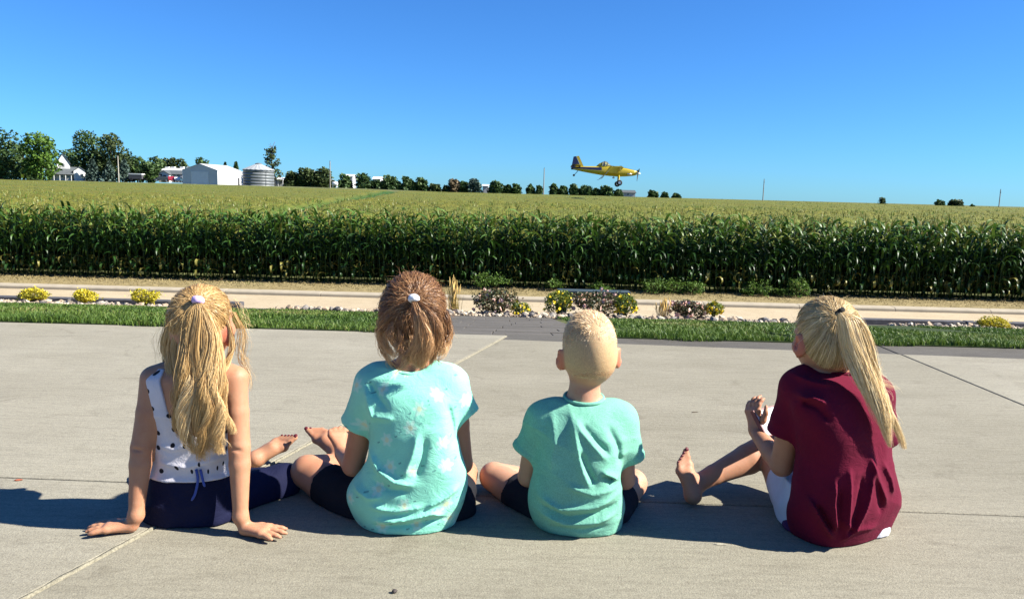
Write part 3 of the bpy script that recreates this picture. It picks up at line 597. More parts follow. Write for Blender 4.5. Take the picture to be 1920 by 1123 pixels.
window(root, (ta_ + tb_) / 2, Y0 + 2.2, xz(118, 310, Y0)[1], .7, 1.1); window(root, xz(149, 330, Y0)[0], Y0 - 1.2, zb + 2.1, .8, 1.2); window(root, xc, Y0 + 1.5, zb + 2.1, .8, 1.2, (1, 0))
pz = xz(118, 325, Y0)[1]; MB().prism([(Y0 - 2.6, pz - .5), (Y0 - .01, pz + .25), (Y0 - .01, pz + .38), (Y0 - 2.7, pz - .38)], xa - .2, xb - 1.0, 0).build('porch_roof', shingle_roof, root)
for i in range(5): MB().box((xa + .2 + (xb - xa - 1.8) * i / 4, Y0 - 2.4, (zb + pz - .5) / 2), (.16, .16, pz - .5 - zb)).build('porch_post', white, root)
d = MB().box((xz(136, 330, Y0)[0], Y0 - .03, zb + 1.2), (.95, .1, 2.1)).build('door', trim_d, root)
root.rotation_euler.z = R(32)
# machine shed
Y0 = 236.; xa, zb = xz(340.5, 343, Y0); xb, _ = xz(410.5, 343, Y0); zb -= .5; ze = xz(375, 319.6, Y0)[1]; zr = xz(375, 308, Y0)[1]
root = thing('machine_shed', 'large white steel machine shed with a wide overhead door', 'shed', ((xa + xb) / 2, Y0, zb))
gable(root, xa, xb, Y0, Y0 + 15.5, zb, ze, zr, white_steel, white_steel, 'y', .12)
da, db = xz(359, 340, Y0)[0], xz(391, 340, Y0)[0]; dz = xz(375, 323.5, Y0)[1]
fr = MB()
for c, s in ((((da + db) / 2, Y0 - .06, dz + .12), (db - da + .5, .14, .24)), ((da - .12, Y0 - .06, (zb + dz) / 2), (.24, .14, dz - zb)), ((db + .12, Y0 - .06, (zb + dz) / 2), (.24, .14, dz - zb))): fr.box(c, s)
fo = fr.build('door_frame', white, root); fo['_o'] = root['_o']
for i in range(5): h = (dz - zb) / 5; MB().box(((da + db) / 2, Y0 - .05 - .003 * (i % 2), zb + h * (i + .5)), (db - da, .08, h - .005)).build('door_panel', door_m, fo)
for s in (0, 1): MB().box(((xa if s == 0 else xb), Y0 - .03, (zb + ze) / 2), (.2, .12, ze - zb)).build('corner_trim', white, root)
MB().box((xb + .04, Y0 + 12.5, zb + 1.4), (.1, 1.0, 2.2)).build('side_door', trim_d, root)
root.rotation_euler.z = R(-9)
# grain bin
Y0 = 233.; cx, zt = xz(475.5, 318.2, Y0); _, zb = xz(475.5, 348, Y0); zb -= .6; rr = 28 * Y0 / FPX; za = xz(472, 305.2, Y0)[1]; cy = Y0 + rr
root = thing('grain_bin', 'round galvanised grain bin with a cone roof', 'grain bin', (cx, cy, zb))
an = np.arange(40) * 2 * math.pi / 40; rg = lambda r, z: np.stack([cx + r * np.cos(an), cy + r * np.sin(an), np.full(40, z)], 1)
h = (zt - zb) / 6
for i in range(6): MB().loft([rg(rr, zb + h * i + .004), rg(rr + .003, zb + h * (i + .5)), rg(rr, zb + h * (i + 1) - .004)]).build('wall_ring', steel, root, smooth=True)
alt = 1 + .02 * (np.arange(40) % 2); ring = lambda r, z, k=.1: np.stack([cx + r * np.cos(an), cy + r * np.sin(an), z + k * (np.arange(40) % 2)], 1)
MB().loft([ring(rr + .25, zt - .12), ring(rr + .25, zt), ring(1.0, za - .35, .06)]).build('roof', pale_steel, root)
MB().loft([rg(1.0, za - .4), rg(1.0, za - .1), rg(.3, za + .1)]).build('cap', steel, root)
ld = MB()
for dx in (-.25, .25): ld.box((cx + rr * .72 + dx, cy - rr * .74, (zb + zt) / 2), (.06, .06, zt - zb))
for i in range(12): ld.box((cx + rr * .72, cy - rr * .74, zb + .4 + i * .38), (.5, .05, .05))
ld.build('ladder', steel, root)
# low bungalow with the long white roof behind it
Y0 = 246.; xa, zb = xz(299, 339, Y0); xb = xz(342, 339, Y0)[0]; zb -= .5
root = thing('bungalow', 'low grey bungalow with a dark shingle roof and a small porch gable', 'house', (xa, Y0, zb))
gable(root, xa, xb, Y0, Y0 + 7, zb, xz(320, 327, Y0)[1], xz(320, 320, Y0)[1], plain('grey_siding', (.34, .35, .38), .75, .2, .06, 3), shingle_roof, 'x')
gable(root, xz(302, 330, Y0)[0], xz(321, 330, Y0)[0], Y0 - 1.6, Y0 + 2, zb, xz(310, 327, Y0)[1], xz(310, 321, Y0)[1], white, shingle_roof, 'y', .3)
for px in (306, 327, 335): window(root, xz(px, 333, Y0)[0], Y0 - (1.6 if px < 320 else 0), zb + 2, 1.0, 1.2)
MB().box((xz(313, 333, Y0)[0], Y0 - 1.63, zb + 1.2), (.95, .1, 2.1)).build('door', trim_d, root)
Y0 = 262.; xa, zb = xz(300, 330, Y0); xb = xz(346, 330, Y0)[0]
root = thing('livestock_barn', 'long low white roofed barn behind the grey bungalow', 'barn', (xa, Y0, zb - 2)); gable(root, xa, xb, Y0, Y0 + 10, zb - 2, xz(320, 320.5, Y0)[1], xz(320, 316, Y0)[1], white_steel, white, 'x')
for px in (302, 313, 330, 343): MB().box((xz(px, 315, Y0)[0], Y0 + 5, xz(px, 314.6, Y0)[1]), (1.2, 1.2, .9)).build('roof_vent', white, root)
Y0 = 252.; xa, zb = xz(503, 349, Y0); xb = xz(531, 349, Y0)[0]
root = thing('open_shelter', 'open white roofed shelter close right of the grain bin', 'shelter', (xa, Y0, zb - 1)); MB().prism([(Y0, xz(515, 338, Y0)[1]), (Y0 + 6, xz(515, 333, Y0)[1]), (Y0 + 6, xz(515, 332, Y0)[1]), (Y0 - .4, xz(515, 336.4, Y0)[1])], xa, xb, 0).build('roof', white, root)
MB().box(((xa + xb) / 2, Y0 + 5.9, (zb - 1 + xz(515, 335, Y0)[1]) / 2), (xb - xa - .2, .12, xz(515, 335, Y0)[1] - zb + 1)).build('back_wall', white_steel, root)
for i in range(4): MB().box((xa + .15 + (xb - xa - .3) * i / 3, Y0 + .1, (zb - 1 + xz(515, 338.4, Y0)[1]) / 2), (.2, .2, xz(515, 338.4, Y0)[1] - zb + 1)).build('post', white, root)
Y0 = 262.; xa, zb = xz(527, 351, Y0); xb = xz(612, 351, Y0)[0]
root = thing('red_barn', 'weathered barn with a broad grey roof and a red lean-to half hidden by olive bushes', 'barn', (xa, Y0, zb - 1)); MB().box((xa + 1.2, Y0 - 1.3, zb + .5), (2.6, 2.4, 3.4)).build('lean_to', red_p, root); gable(root, xa + 1.5, xb, Y0, Y0 + 13, zb - 1, xz(560, 338, Y0)[1], xz(572, 319.5, Y0)[1], plain('weathered_barn_boards', (.13, .12, .11), .9, .1, .2, 2), plain('weathered_grey_metal_roof', (.20, .215, .22), .6, .3, .1, 2), 'y')
for nm, lb, a, b, tp, ev, bs, YY0 in (('white_shed', 'white shed showing between two dark bushes right of the tall olive tree', 646, 661, 327.5, 331, 353, 312.), ('white_shed', 'white gabled shed roof right of the large blue green bush', 699, 713, 332, 336, 354, 312.), ('white_shed', 'tiny white shed right of the pale rounded bush', 905, 915, 346.5, 349, 359, 314.), ('white_house', 'lone white house with a grey roof below the nose of the plane', 1164, 1191, 357, 361.5, 369, 314.)):
    xa, zb = xz(a, bs, YY0); xb = xz(b, bs, YY0)[0]; root = thing(nm, lb, 'shed' if 'shed' in nm else 'house', (xa, YY0, zb - 1)); gable(root, xa, xb, YY0, YY0 + 7, zb - 1, xz(a, ev, YY0)[1], xz(a, tp, YY0)[1], grey_s, white if 'shed' in nm else shingle_roof, 'x')
    if 'house' in nm: window(root, (xa + xb) / 2, YY0, xz(a, ev + 2.5, YY0)[1], 1.0, 1.0)
# vehicles and small things at the farm
tyre_m = plain('black_rubber', (.022, .022, .024), .8, .3, .2, 20); chrome = NT('bare_metal').set(base=(.55, .55, .56), rough=.3, metal=.9).m
def paint(name, c): return NT(name).set(base=c, rough=.25, spec=.5, coat=.6).m
def car(px, py, Y, rz, pm, label, tall=1.0, group=None):
    b = P(px, py, Y); root = empty('parked_car', b, rz); tag(root, label, 'car', group); W = .9
    prof = [(-2.2, .35), (2.2, .35), (2.25, .75), (1.3, .95 * tall), (.7, 1.5 * tall), (-1.5, 1.55 * tall), (-2.15, 1.0 * tall), (-2.25, .7)]
    bevel(MB().prism(prof, -W, W, 1).build('body', pm, root), .08, 2)
    MB().prism([(1.05, 1.02 * tall), (.62, 1.42 * tall), (-1.4, 1.46 * tall), (-1.85, 1.05 * tall)], -W - .012, W + .012, 1).build('side_window', glass_d, root)
    MB().prism([(1.29, .99 * tall), (.80, 1.40 * tall), (.86, 1.42 * tall), (1.36, 1.0 * tall)], -.75, .75, 1).build('windscreen', glass_d, root)
    for sx in (-1.4, 1.4):
        for sy in (-1, 1):
            w = MB().tube([(sx, sy * .68, .33), (sx, sy * .93, .33)], .33, 14).build('wheel', tyre_m, root); MB().tube([(sx, sy * .92, .33), (sx, sy * .945, .33)], .19, 10).build('rim', chrome, w)
    for sy in (-.6, .6): MB().box((2.24, sy, .68), (.06, .3, .14)).build('headlight', white, root); MB().box((-2.23, sy * 1.2, .85), (.06, .2, .2)).build('tail_light', red_p, root)
car(303, 340.5, 242, R(200), paint('black_car_paint', (.02, .02, .022)), 'black car parked left of the red one before the bungalow', group='cars parked by the bungalow')
car(321, 341.5, 239, R(115), paint('dark_red_car_paint', (.22, .02, .03)), 'dark red car parked in front of the grey bungalow', 1.1, 'cars parked by the bungalow')
car(335, 342, 241, R(100), paint('white_car_paint', (.7, .7, .7)), 'white car parked between the red car and the machine shed', group='cars parked by the bungalow')
car(510, 350, 243, R(95), paint('charcoal_car_paint', (.03, .032, .036)), 'charcoal car parked right of the grain bin', 1.2)
b = P(257, 339.5, 240); root = thing('farm_trailer', 'long dark farm trailer with a white top under the trees', 'trailer', b)
MB().box(b + [0, 0, 1.25], (4.0, 2.2, 1.3)).build('box_body', trim_d, root); MB().box(b + [0, 0, 2.08], (4.1, 2.3, .34)).build('top_cover', white, root)
for s in (-1.2, 1.2):
    for t in (-1, 1): MB().tube([b + [s, t * .9, .42], b + [s, t * 1.15, .42]], .42, 14).build('wheel', tyre_m, root)
MB().tube([b + [2, 0, .6], b + [3.2, 0, .5]], .07, 6).build('drawbar', trim_d, root)
b = P(42.5, 334, 232); root = thing('drum', 'small yellow drum at the edge of the field by the left trees', 'drum', b); MB().tube([b, b + [0, 0, .5], b + [0, 0, .55], b + [0, 0, 1.1]], [.42, .42, .45, .42], 14).build('barrel', plain('yellow_drum_paint', (.72, .58, .03), .5, .3, .1, 4), root); MB().tube([b + [0, 0, 1.1], b + [0, 0, 1.16]], [.44, .40], 14).build('lid', plain('yellow_lid', (.6, .5, .05), .5, .3, .1, 4), root)
b = P(628, 351, 240); root = thing('fuel_tank', 'small white fuel tank at the foot of a roadside pole', 'tank', b); MB().tube([b + [-.9, 0, 1.0], b + [-.8, 0, 1.0], b + [.8, 0, 1.0], b + [.9, 0, 1.0]], [.3, .6, .6, .3], 14).build('vessel', white, root, smooth=True)
for s in (-.6, .6): MB().box(b + [s, 0, .3], (.12, .9, .8)).build('leg', white, root)
pole_m = plain('grey_pole_wood', (.24, .21, .18), .9, .15, .2, 3); pale_pole = plain('pale_pole_wood', (.36, .33, .28), .85, .15, .15, 3)
for px, top, bs, lb in ((223, 293, 340, 'pale roadside pole in front of the blue spruces'), (619, 303, 353, 'grey roadside pole in front of the tallest olive tree'), (1019, 316, 362, 'grey pole standing alone left of the yellow plane'), (1430, 337, 376, 'grey pole on the skyline between the plane and the maroon shirted child'), (1872, 356, 392, 'grey pole on the skyline near the right edge')):
    Y = 232. if px < 900 else 262.; a, b = P(px, bs + 3, Y), P(px, top, Y); root = thing('utility_pole', lb, 'pole', a, 'roadside poles'); zt = b[2]
    MB().tube([a, [a[0], a[1], zt]], [.17, .13], 8).build('shaft', pale_pole if px < 300 else pole_m, root); MB().tube([[a[0], a[1], zt], [a[0], a[1], zt + .18], [a[0], a[1], zt + .3]], [.05, .09, .03], 8).build('insulator', trim_d, root)
    MB().box((a[0], a[1] - .22, zt - .9), (.12, .14, .3)).build('bracket', trim_d, root)
# ---------------------------------------------------------------- crop duster
yel = NT('yellow_aircraft_paint'); yel.set(base=(.40, .30, .014), rough=.34, spec=.5, coat=.3); yel = yel.m
navy = NT('navy_aircraft_paint').set(base=(.012, .016, .06), rough=.35, spec=.4).m; blk = NT('matt_black_paint').set(base=(.02, .02, .02), rough=.6).m
alu = NT('brushed_aluminium').set(base=(.5, .5, .52), rough=.35, metal=.8).m
clear = NT('aircraft_canopy_glass'); clear.set(base=(.55, .62, .66), rough=.05, spec=.6, trans=.85); clear = clear.m
YP = 114.; TH = R(4.8)
def crop(cx, cy): return P(1040 + cx / 9.6, 270 + cy / 9.6, YP)
OP = crop(900, 480); ex, ez = np.array([math.cos(TH), 0, -math.sin(TH)]), np.array([math.sin(TH), 0, math.cos(TH)])
def lc(cx, cy): w = crop(cx, cy) - OP; return w @ ex, w @ ez
plane = empty('crop_duster', OP); tag(plane, 'yellow low wing crop dusting aeroplane with navy rudder flying low over the corn', 'aeroplane')
plane.rotation_euler = (Matrix.Rotation(TH, 3, 'Y') @ Matrix.Rotation(R(-3.5), 3, 'X') @ Matrix.Rotation(R(-.5), 3, 'Z')).to_euler(); plane['_o'] = (0., 0., 0.)
def sect(x, zt, zb, hw, n=20, p=2.6):
    a = np.arange(n) * 2 * math.pi / n; c, s = np.cos(a), np.sin(a)
    return np.stack([np.full(n, x), hw * np.sign(c) * np.abs(c) ** (2 / p), (zt + zb) / 2 + (zt - zb) / 2 * np.sign(s) * np.abs(s) ** (2 / p)], 1)
st = [(330, 415, 462, .05), (400, 408, 478, .10), (480, 403, 496, .19), (600, 404, 520, .30), (740, 404, 546, .40), (850, 400, 566, .46), (900, 397, 572, .48), (1010, 392, 584, .50), (1130, 406, 593, .52), (1200, 420, 594, .52), (1300, 440, 591, .50), (1420, 470, 580, .42), (1475, 488, 566, .33)]
rings, mi = [], []
for cx, t, b, hw in st: x, zt = lc(cx, t); _, zb = lc(cx, b); rings.append(sect(x, zt, zb, hw))
for i in range(len(st) - 1):
    for j in range(20):
        a = (j + .5) * 18
        mi.append(1 if (st[i][0] < 850 and (a < 42 or 138 < a < 180)) else (2 if (st[i][0] >= 1010 and 54 < a < 126) else 0))
m = MB().loft(rings); V, F = m.arr(); mk('fuselage', V, F, None, plane, np.zeros(3), mats=[yel, navy, blk], mi=mi + [0] * 40)
def airfoil(xle, xte, y, z, th, n=8):
    t = np.linspace(0, 1, n); up = th * (1.9 * np.sqrt(t) * (1 - t) + .05 * (1 - t)); lo = -th * .55 * np.sqrt(t) * (1 - t)
    xx = np.concatenate([xle + (xte - xle) * t, (xle + (xte - xle) * t)[::-1][1:-1]]); zz = np.concatenate([z + up, (z + lo)[::-1][1:-1]]); return np.stack([xx, np.full(len(xx), y), zz], 1)
xle, zw = lc(1120, 560); xte, _ = lc(885, 560)
for s in (-1, 1):
    MB().loft([airfoil(xle - .0 * k, xte + .42, s * y, zw + abs(y) * .062, .20 * (1 - k * .25)) for y, k in ((.3, 0), (2.5, .2), (5, .6), (6.9, 1.))]).build('wing', yel, plane, np.zeros(3), smooth=False)
    MB().loft([airfoil(xte + .40, xte, s * y, zw + abs(y) * .062 + .005, .07) for y in (3.4, 6.7)]).build('aileron', yel, plane, np.zeros(3))
    MB().loft([airfoil(xte + .40, xte + .02, s * y, zw + abs(y) * .062 + .005, .07) for y in (.55, 3.36)]).build('flap', yel, plane, np.zeros(3))
    xt, zt = lc(470, 412); MB().loft([airfoil(xt, xt - .95, s * .1, zt, .10), airfoil(xt - .25, xt - .92, s * 2.5, zt, .06)]).build('tailplane', yel, plane, np.zeros(3))
    MB().loft([airfoil(xt - .97, xt - 1.45, s * .15, zt, .06), airfoil(xt - .95, xt - 1.35, s * 2.5, zt, .04)]).build('elevator', navy, plane, np.zeros(3))
    xg, zg0 = lc(1150, 588); _, zg1 = lc(1160, 715); MB().tube([[xg, s * .45, zg0 + .1], [xg + .05, s * .9, zg1 + .35], [xg + .08, s * 1.12, zg1]], [.10, .075, .06], 8).build('gear_leg', yel, plane, np.zeros(3), smooth=True)
    w = MB(); a = np.arange(18) * 2 * math.pi / 18
    w.loft([np.stack([xg + .08 + r_ * np.cos(a), np.full(18, s * (1.22 + dy)), zg1 + r_ * np.sin(a)], 1) for r_, dy in ((.22, -.11), (.38, -.12), (.42, 0), (.38, .12), (.22, .11))]); wo = w.build('wheel', tyre_m, plane, np.zeros(3), smooth=True)
    MB().tube([[xg + .08, s * 1.22 - .125, zg1], [xg + .08, s * 1.22 + .125, zg1]], .19, 14).build('rim', alu, wo, np.zeros(3))
def side(poly, hw, name, mat): MB().prism([lc(*q) for q in poly], -hw, hw, 1).build(name, mat, plane, np.zeros(3))
side([(392, 222), (440, 216), (520, 402), (470, 410)], .055, 'fin', yel); side([(342, 228), (388, 222), (466, 412), (400, 470), (292, 462)], .045, 'rudder', navy)
x, z = lc(420, 485); x2, z2 = lc(345, 565); MB().tube([[x, 0, z], [x2 + .02, 0, z2]], [.05, .035], 7).build('tail_gear_leg', blk, plane, np.zeros(3)); MB().tube([[x2, -.06, z2], [x2, .06, z2]], .165, 14).build('tail_wheel', tyre_m, plane, np.zeros(3))
def deck(rows, name, mat, mi=None):
    rr = []
    for cx, t, b, hw in rows: x, zt = lc(cx, t); _, zb = lc(cx, b); a = np.linspace(0, math.pi, 13); rr.append(np.stack([np.full(13, x), hw * np.cos(a), zb + (zt - zb) * np.sin(a)], 1))
    return MB().loft(rr, closed=False, caps=False).build(name, mat, plane, np.zeros(3), smooth=True)
deck([(745, 404, 408, .05), (800, 356, 408, .30), (855, 330, 406, .37)], 'turtledeck', yel); deck([(858, 328, 406, .38), (900, 310, 404, .40), (945, 322, 402, .40), (985, 365, 400, .38), (1015, 392, 398, .30)], 'canopy', clear)
for cx, t in ((858, 326), (908, 308), (950, 324)):
    x, zt = lc(cx, t); _, zb = lc(cx, 405); a = np.linspace(0, math.pi, 11); MB().tube(np.stack([np.full(11, x), .405 * np.cos(a), zb + (zt - zb) * np.sin(a)], 1), .03, 6).build('canopy_frame', blk, plane, np.zeros(3))
x, z = lc(885, 405); bevel(MB().box((x, 0, z + .1), (.22, .42, .75)).build('seat', blk, plane, np.zeros(3)), .05)
x, z = lc(1190, 412); MB().box((x, 0, z + .03), (.35, .5, .12)).build('hopper_hatch', blk, plane, np.zeros(3))
x, z = lc(1380, 560)
for s in (-1, 1): MB().tube([[x, s * .40, z + .12], [x - .3, s * .55, z + .02], [x - .7, s * .58, z]], [.09, .10, .10], 9).build('exhaust_pipe', alu, plane, np.zeros(3), smooth=True)
xh, zh = lc(1495, 533); MB().loft([sect(xh - .12, zh + .26, zh - .26, .26, 14, 2), sect(xh + .1, zh + .22, zh - .22, .22, 14, 2), sect(xh + .32, zh + .11, zh - .11, .11, 14, 2), sect(xh + .42, zh + .02, zh - .02, .02, 14, 2)]).build('spinner', white, plane, np.zeros(3), smooth=True)
for k in range(3):
    a = R(-90 + 120 * k); dy, dz = math.cos(a), math.sin(a); b = MB(); b.loft([np.array([[xh + tw * c_, dy * r_ - dz * c_ * w_, zh + dz * r_ + dy * c_ * w_] for c_ in (-1, 1)] + [[xh + tw * c_ + .03, dy * r_ - dz * c_ * w_, zh + dz * r_ + dy * c_ * w_] for c_ in (1, -1)]) for r_, w_, tw in ((.15, .05, .06), (.5, .10, .07), (.9, .10, .04), (1.15, .05, .02))]); b.build('propeller_blade', blk, plane, np.zeros(3))
xb_, zb_ = lc(850, 618); m = MB(); m.tube([[xb_, -5.2, zb_ + .22], [xb_, 0, zb_], [xb_, 5.2, zb_ + .22]], .035, 6)
for y in np.linspace(-5, 5, 21): m.tube([[xb_, y, zb_ + .04 * abs(y)], [xb_ - .18, y, zb_ - .1 + .04 * abs(y)]], .022, 4)
m.build('spray_boom', alu, plane, np.zeros(3))
for y in (-4, -2, -.6, .6, 2, 4): MB().tube([[xte + .3, y, zw + abs(y) * .06], [xb_, y, zb_ + .04 * abs(y)]], .028, 5).build('boom_bracket', alu, plane, np.zeros(3))
x, z = lc(1060, 612); MB().tube([[x, 0, z + .25], [x, 0, z]], .06, 6).build('pump_strut', alu, plane, np.zeros(3)); MB().tube([[x + .12, 0, z], [x - .2, 0, z]], [.12, .09], 9).build('spray_pump', alu, plane, np.zeros(3))

# ---------------------------------------------------------------- planting along the rock bed
yl = tinted('golden_shrub_leaves', [(0, (.10, .115, .014)), (.35, (.34, .30, .018)), (.8, (.60, .49, .028)), (1, (.66, .57, .08))], .55, .3, .25)
gl = tinted('mid_green_leaves', [(0, (.04, .075, .012)), (.6, (.12, .17, .024)), (1, (.24, .26, .04))], .6, .25, .2)
wl = tinted('weed_leaves', [(0, (.035, .075, .012)), (.6, (.085, .160, .024)), (1, (.15, .22, .045))], .6, .25, .3)
rl = tinted('dark_rose_leaves', [(0, (.018, .032, .010)), (.5, (.050, .068, .022)), (.78, (.13, .075, .032)), (1, (.24, .15, .07))], .5, .35, .15)
petal_y = plain('yellow_petals', (.80, .58, .03), .6, .2, .1, 40); petal_p = plain('pale_pink_petals', (.70, .44, .36), .6, .2, .15, 40); stem_m = plain('green_brown_stem', (.10, .09, .04), .8, .2, .2, 30)
lv = np.array([[0, -.28, 0], [.5, 0, .05], [1, .0, 0], [.5, .28, .05]]) - [.5, 0, 0]; lv = np.array([[-.5, 0, 0], [0, -.27, .06], [.5, 0, 0], [0, .27, .06]]); lf_ = [np.array([[0, 1, 2, 3]])]
def flower(r_, seed):
    r = np.random.default_rng(seed); m = MB()
    for k in range(7):
        a = k * 6.283 / 7 + r.normal(0, .1); d = np.array([math.cos(a), math.sin(a), 0]); s = np.array([-d[1], d[0], 0]); m.add(np.array([d * .1 * r_ , d * .6 * r_ - s * .35 * r_ + [0, 0, .25 * r_], d * r_ + [0, 0, .35 * r_], d * .6 * r_ + s * .35 * r_ + [0, 0, .25 * r_]]), np.array([(0, 1, 2, 3)]))
    m.ell((0, 0, .15 * r_), (.42 * r_, .42 * r_, .3 * r_), 6, 4); return m.arr()
BL = {c: [mk_mesh('bloom', *flower(1, s), mt, smooth=False) for s in range(3)] for c, mt in (('y', petal_y), ('p', petal_p))}
def shrub(px, base, wpx, hpx, Y, mat, label, n=900, ls=.035, bloom=None, nb=0, bs=.02, group=None, name='shrub', cat='shrub', dome=1.0, ragged=.2):
    n = int(n * 1.5)
    b = P(px, base, Y); s = Y / FPX * 1.0; W, H = wpx * s / 2, hpx * s; r = np.random.default_rng(int(px) * 3 + 1)
    root = empty(name, b); root['_o'] = tuple(b); tag(root, label, cat, group); tr = MB(); tips = []
    for i in range(14):
        a = r.uniform(0, 6.28); e = b + [W * r.uniform(.2, .85) * math.cos(a), W * .8 * r.uniform(.2, .85) * math.sin(a), H * r.uniform(.55, .95)]; tr.tube([b + [0, 0, -.03], (b + e) / 2 + [0, 0, .1 * H], e], [.006, .004, .002], 4); tips.append(e)
    tr.build('stem', stem_m, root)
    d = r.normal(size=(n, 3)); d /= np.linalg.norm(d, axis=1, keepdims=True); rad = r.uniform(.35, 1., n) ** .5 * np.where(r.random(n) < .12, r.uniform(1, 1.35, n), 1) * (1 + ragged * vnoise(d, 4, int(px)))
    pos = np.stack([d[:, 0] * W * rad, d[:, 1] * W * .8 * rad, H * (.10 + .45 * (1 + d[:, 2] * rad * dome))], 1) + b; pos[:, 2] = np.maximum(pos[:, 2], b[2] + .005)
    V, F, at = tiles_of(lv, lf_, rand_rot(n) * (ls * r.uniform(.6, 1.3, n))[:, None, None], pos, np.clip(.5 + .22 * vnoise(pos, 25, 3) + r.normal(0, .2, n), 0, 1)); mk('foliage', V, F, mat, root, attrs=at, smooth=False)
    for i in range(int(nb * 1.5)):
        q = r.normal(size=3); q /= np.linalg.norm(q); q[1] = -abs(q[1]); q[2] = abs(q[2]) * .9
        o = link('bloom', BL[bloom][i % 3], root, np.array([q[0] * W, q[1] * W * .8, H * (.14 + .86 * max(.1, q[2] + .12 * r.normal()))])); z = bs * r.uniform(.8, 1.55); o.scale = (z, z, z); o.rotation_euler = (R(-50) * -1 * 1.0 + r.normal(0, .5), r.normal(0, .5), r.uniform(0, 6)); o.rotation_euler.x = R(60) + r.normal(0, .4)
    return root
g3 = 'golden shrubs in the rock bed'
shrub(63, 567, 52, 27, 9.75, yl, 'leftmost of the golden shrubs in the left rock bed', 1100, .030, group=g3); shrub(160, 570, 44, 28, 9.75, yl, 'golden shrub midway between two others left of the blonde girl', 1000, .030, group=g3)
shrub(273, 573, 52, 30, 9.75, yl, 'golden shrub just left of the blonde ponytailed head with the lilac tie', 1100, .030, group=g3); shrub(1862, 620, 62, 26, 9.6, yl, 'golden shrub in the right rock bed near the right edge', 1200, .030, group=g3)
shrub(928, 592, 84, 54, 9.75, rl, 'dark leaved rose bush right of the golden ornamental grass', 1600, .036, 'p', 20, .022, 'rose bushes in the rock bed', 'rose_bush', 'rose bush')
shrub(976, 592, 40, 26, 9.6, gl, 'small clump of yellow flowers at the foot of the left rose bush', 500, .028, 'y', 18, .016, 'yellow flower clumps', 'flower_clump', 'flowers')
shrub(1046, 590, 56, 46, 9.7, gl, 'round clump of yellow flowers below the left end of the bench', 1100, .032, 'y', 30, .017, 'yellow flower clumps', 'flower_clump', 'flowers')
shrub(1113, 594, 92, 52, 9.75, rl, 'dark leaved rose bush with pale blooms in front of the bench', 1700, .036, 'p', 26, .022, 'rose bushes in the rock bed', 'rose_bush', 'rose bush')
shrub(1172, 594, 46, 44, 9.65, gl, 'bright clump of yellow flowers below the right end of the bench', 900, .030, 'y', 26, .018, 'yellow flower clumps', 'flower_clump', 'flowers')
shrub(1290, 596, 74, 34, 9.7, rl, 'low rose bush with large pale pink blooms beside dried grass', 1000, .036, 'p', 16, .034, 'rose bushes in the rock bed', 'rose_bush', 'rose bush')
shrub(1338, 594, 34, 30, 9.65, gl, 'small clump of yellow flowers at the right side of the low pink rose', 500, .028, 'y', 24, .019, 'yellow flower clumps', 'flower_clump', 'flowers')
def plume(px, base, wpx, hpx, Y, n, label, cols, name='ornamental_grass', spread=.6, w=.006):
    b = P(px, base, Y); s = Y / FPX; root = empty(name, b); root['_o'] = tuple(b); tag(root, label, 'grass plant'); r = np.random.default_rng(int(px)); hh = hpx * s * r.uniform(.45, 1.05, n); X = b[0] + r.normal(0, wpx * s * .16, n); Yy = b[1] + r.normal(0, wpx * s * .14, n)
    V, F = blade_mesh(n, X, Yy, np.full(n, b[2] - .02), hh, np.full(n, w), spread, int(px)); mk('blades', V, F, tinted(name + '_blades', cols, .7, .2, .25), root, attrs={'tint': np.repeat(r.random(n), 5)}, smooth=False)['kind'] = 'stuff'
    t = MB()
    for i in range(0, n, 6): e = np.array([X[i], Yy[i], b[2] + hh[i]]); t.tube([e - [0, 0, .06], e, e + [r.normal(0, .012), 0, .07]], [.003, .009, .002], 4)
    t.build('seed_head', plain(name + '_seed', (.50, .34, .12), .8, .1, .2, 40), root)
plume(850, 593, 30, 66, 9.7, 150, 'tall golden ornamental grass beside the brown ponytailed head', [(0, (.10, .12, .03)), (.4, (.36, .27, .08)), (1, (.55, .40, .14))], spread=.22)
plume(1243, 595, 34, 28, 9.65, 130, 'pale dried fountain of grass left of the low pink rose', [(0, (.40, .30, .14)), (1, (.60, .48, .26))], 'dried_grass', .9)
# weeds at the foot of the corn
for (px, w, h, bs), wlab in zip(((905, 40, 26, 536), (930, 36, 20, 537), (1038, 26, 22, 541), (1122, 34, 16, 543), (1226, 46, 26, 545), (1262, 50, 24, 546), (1300, 44, 20, 547), (1402, 20, 12, 550), (1428, 48, 22, 551), (1494, 40, 30, 552), (1462, 22, 14, 552)), ('above the left rose bush', 'between the left rose bush and the golden grass, low', 'over the left end of the bench', 'behind the middle of the bench', 'at the left end of the long patch right of the bench', 'in the middle of the long patch right of the bench', 'at the right end of the long patch right of the bench', 'standing small and alone above the low pink rose', 'left of a taller one near the blonde head', 'that is tallest, just left of the blonde head at right', 'very small between two bigger ones near the blonde head')):
    shrub(px, bs + 3, w, h * 1.05, 25.75, wl, 'weed under the corn ' + wlab, 420, .085, group='weeds at the foot of the corn', name='weed', cat='weed', ragged=.75)
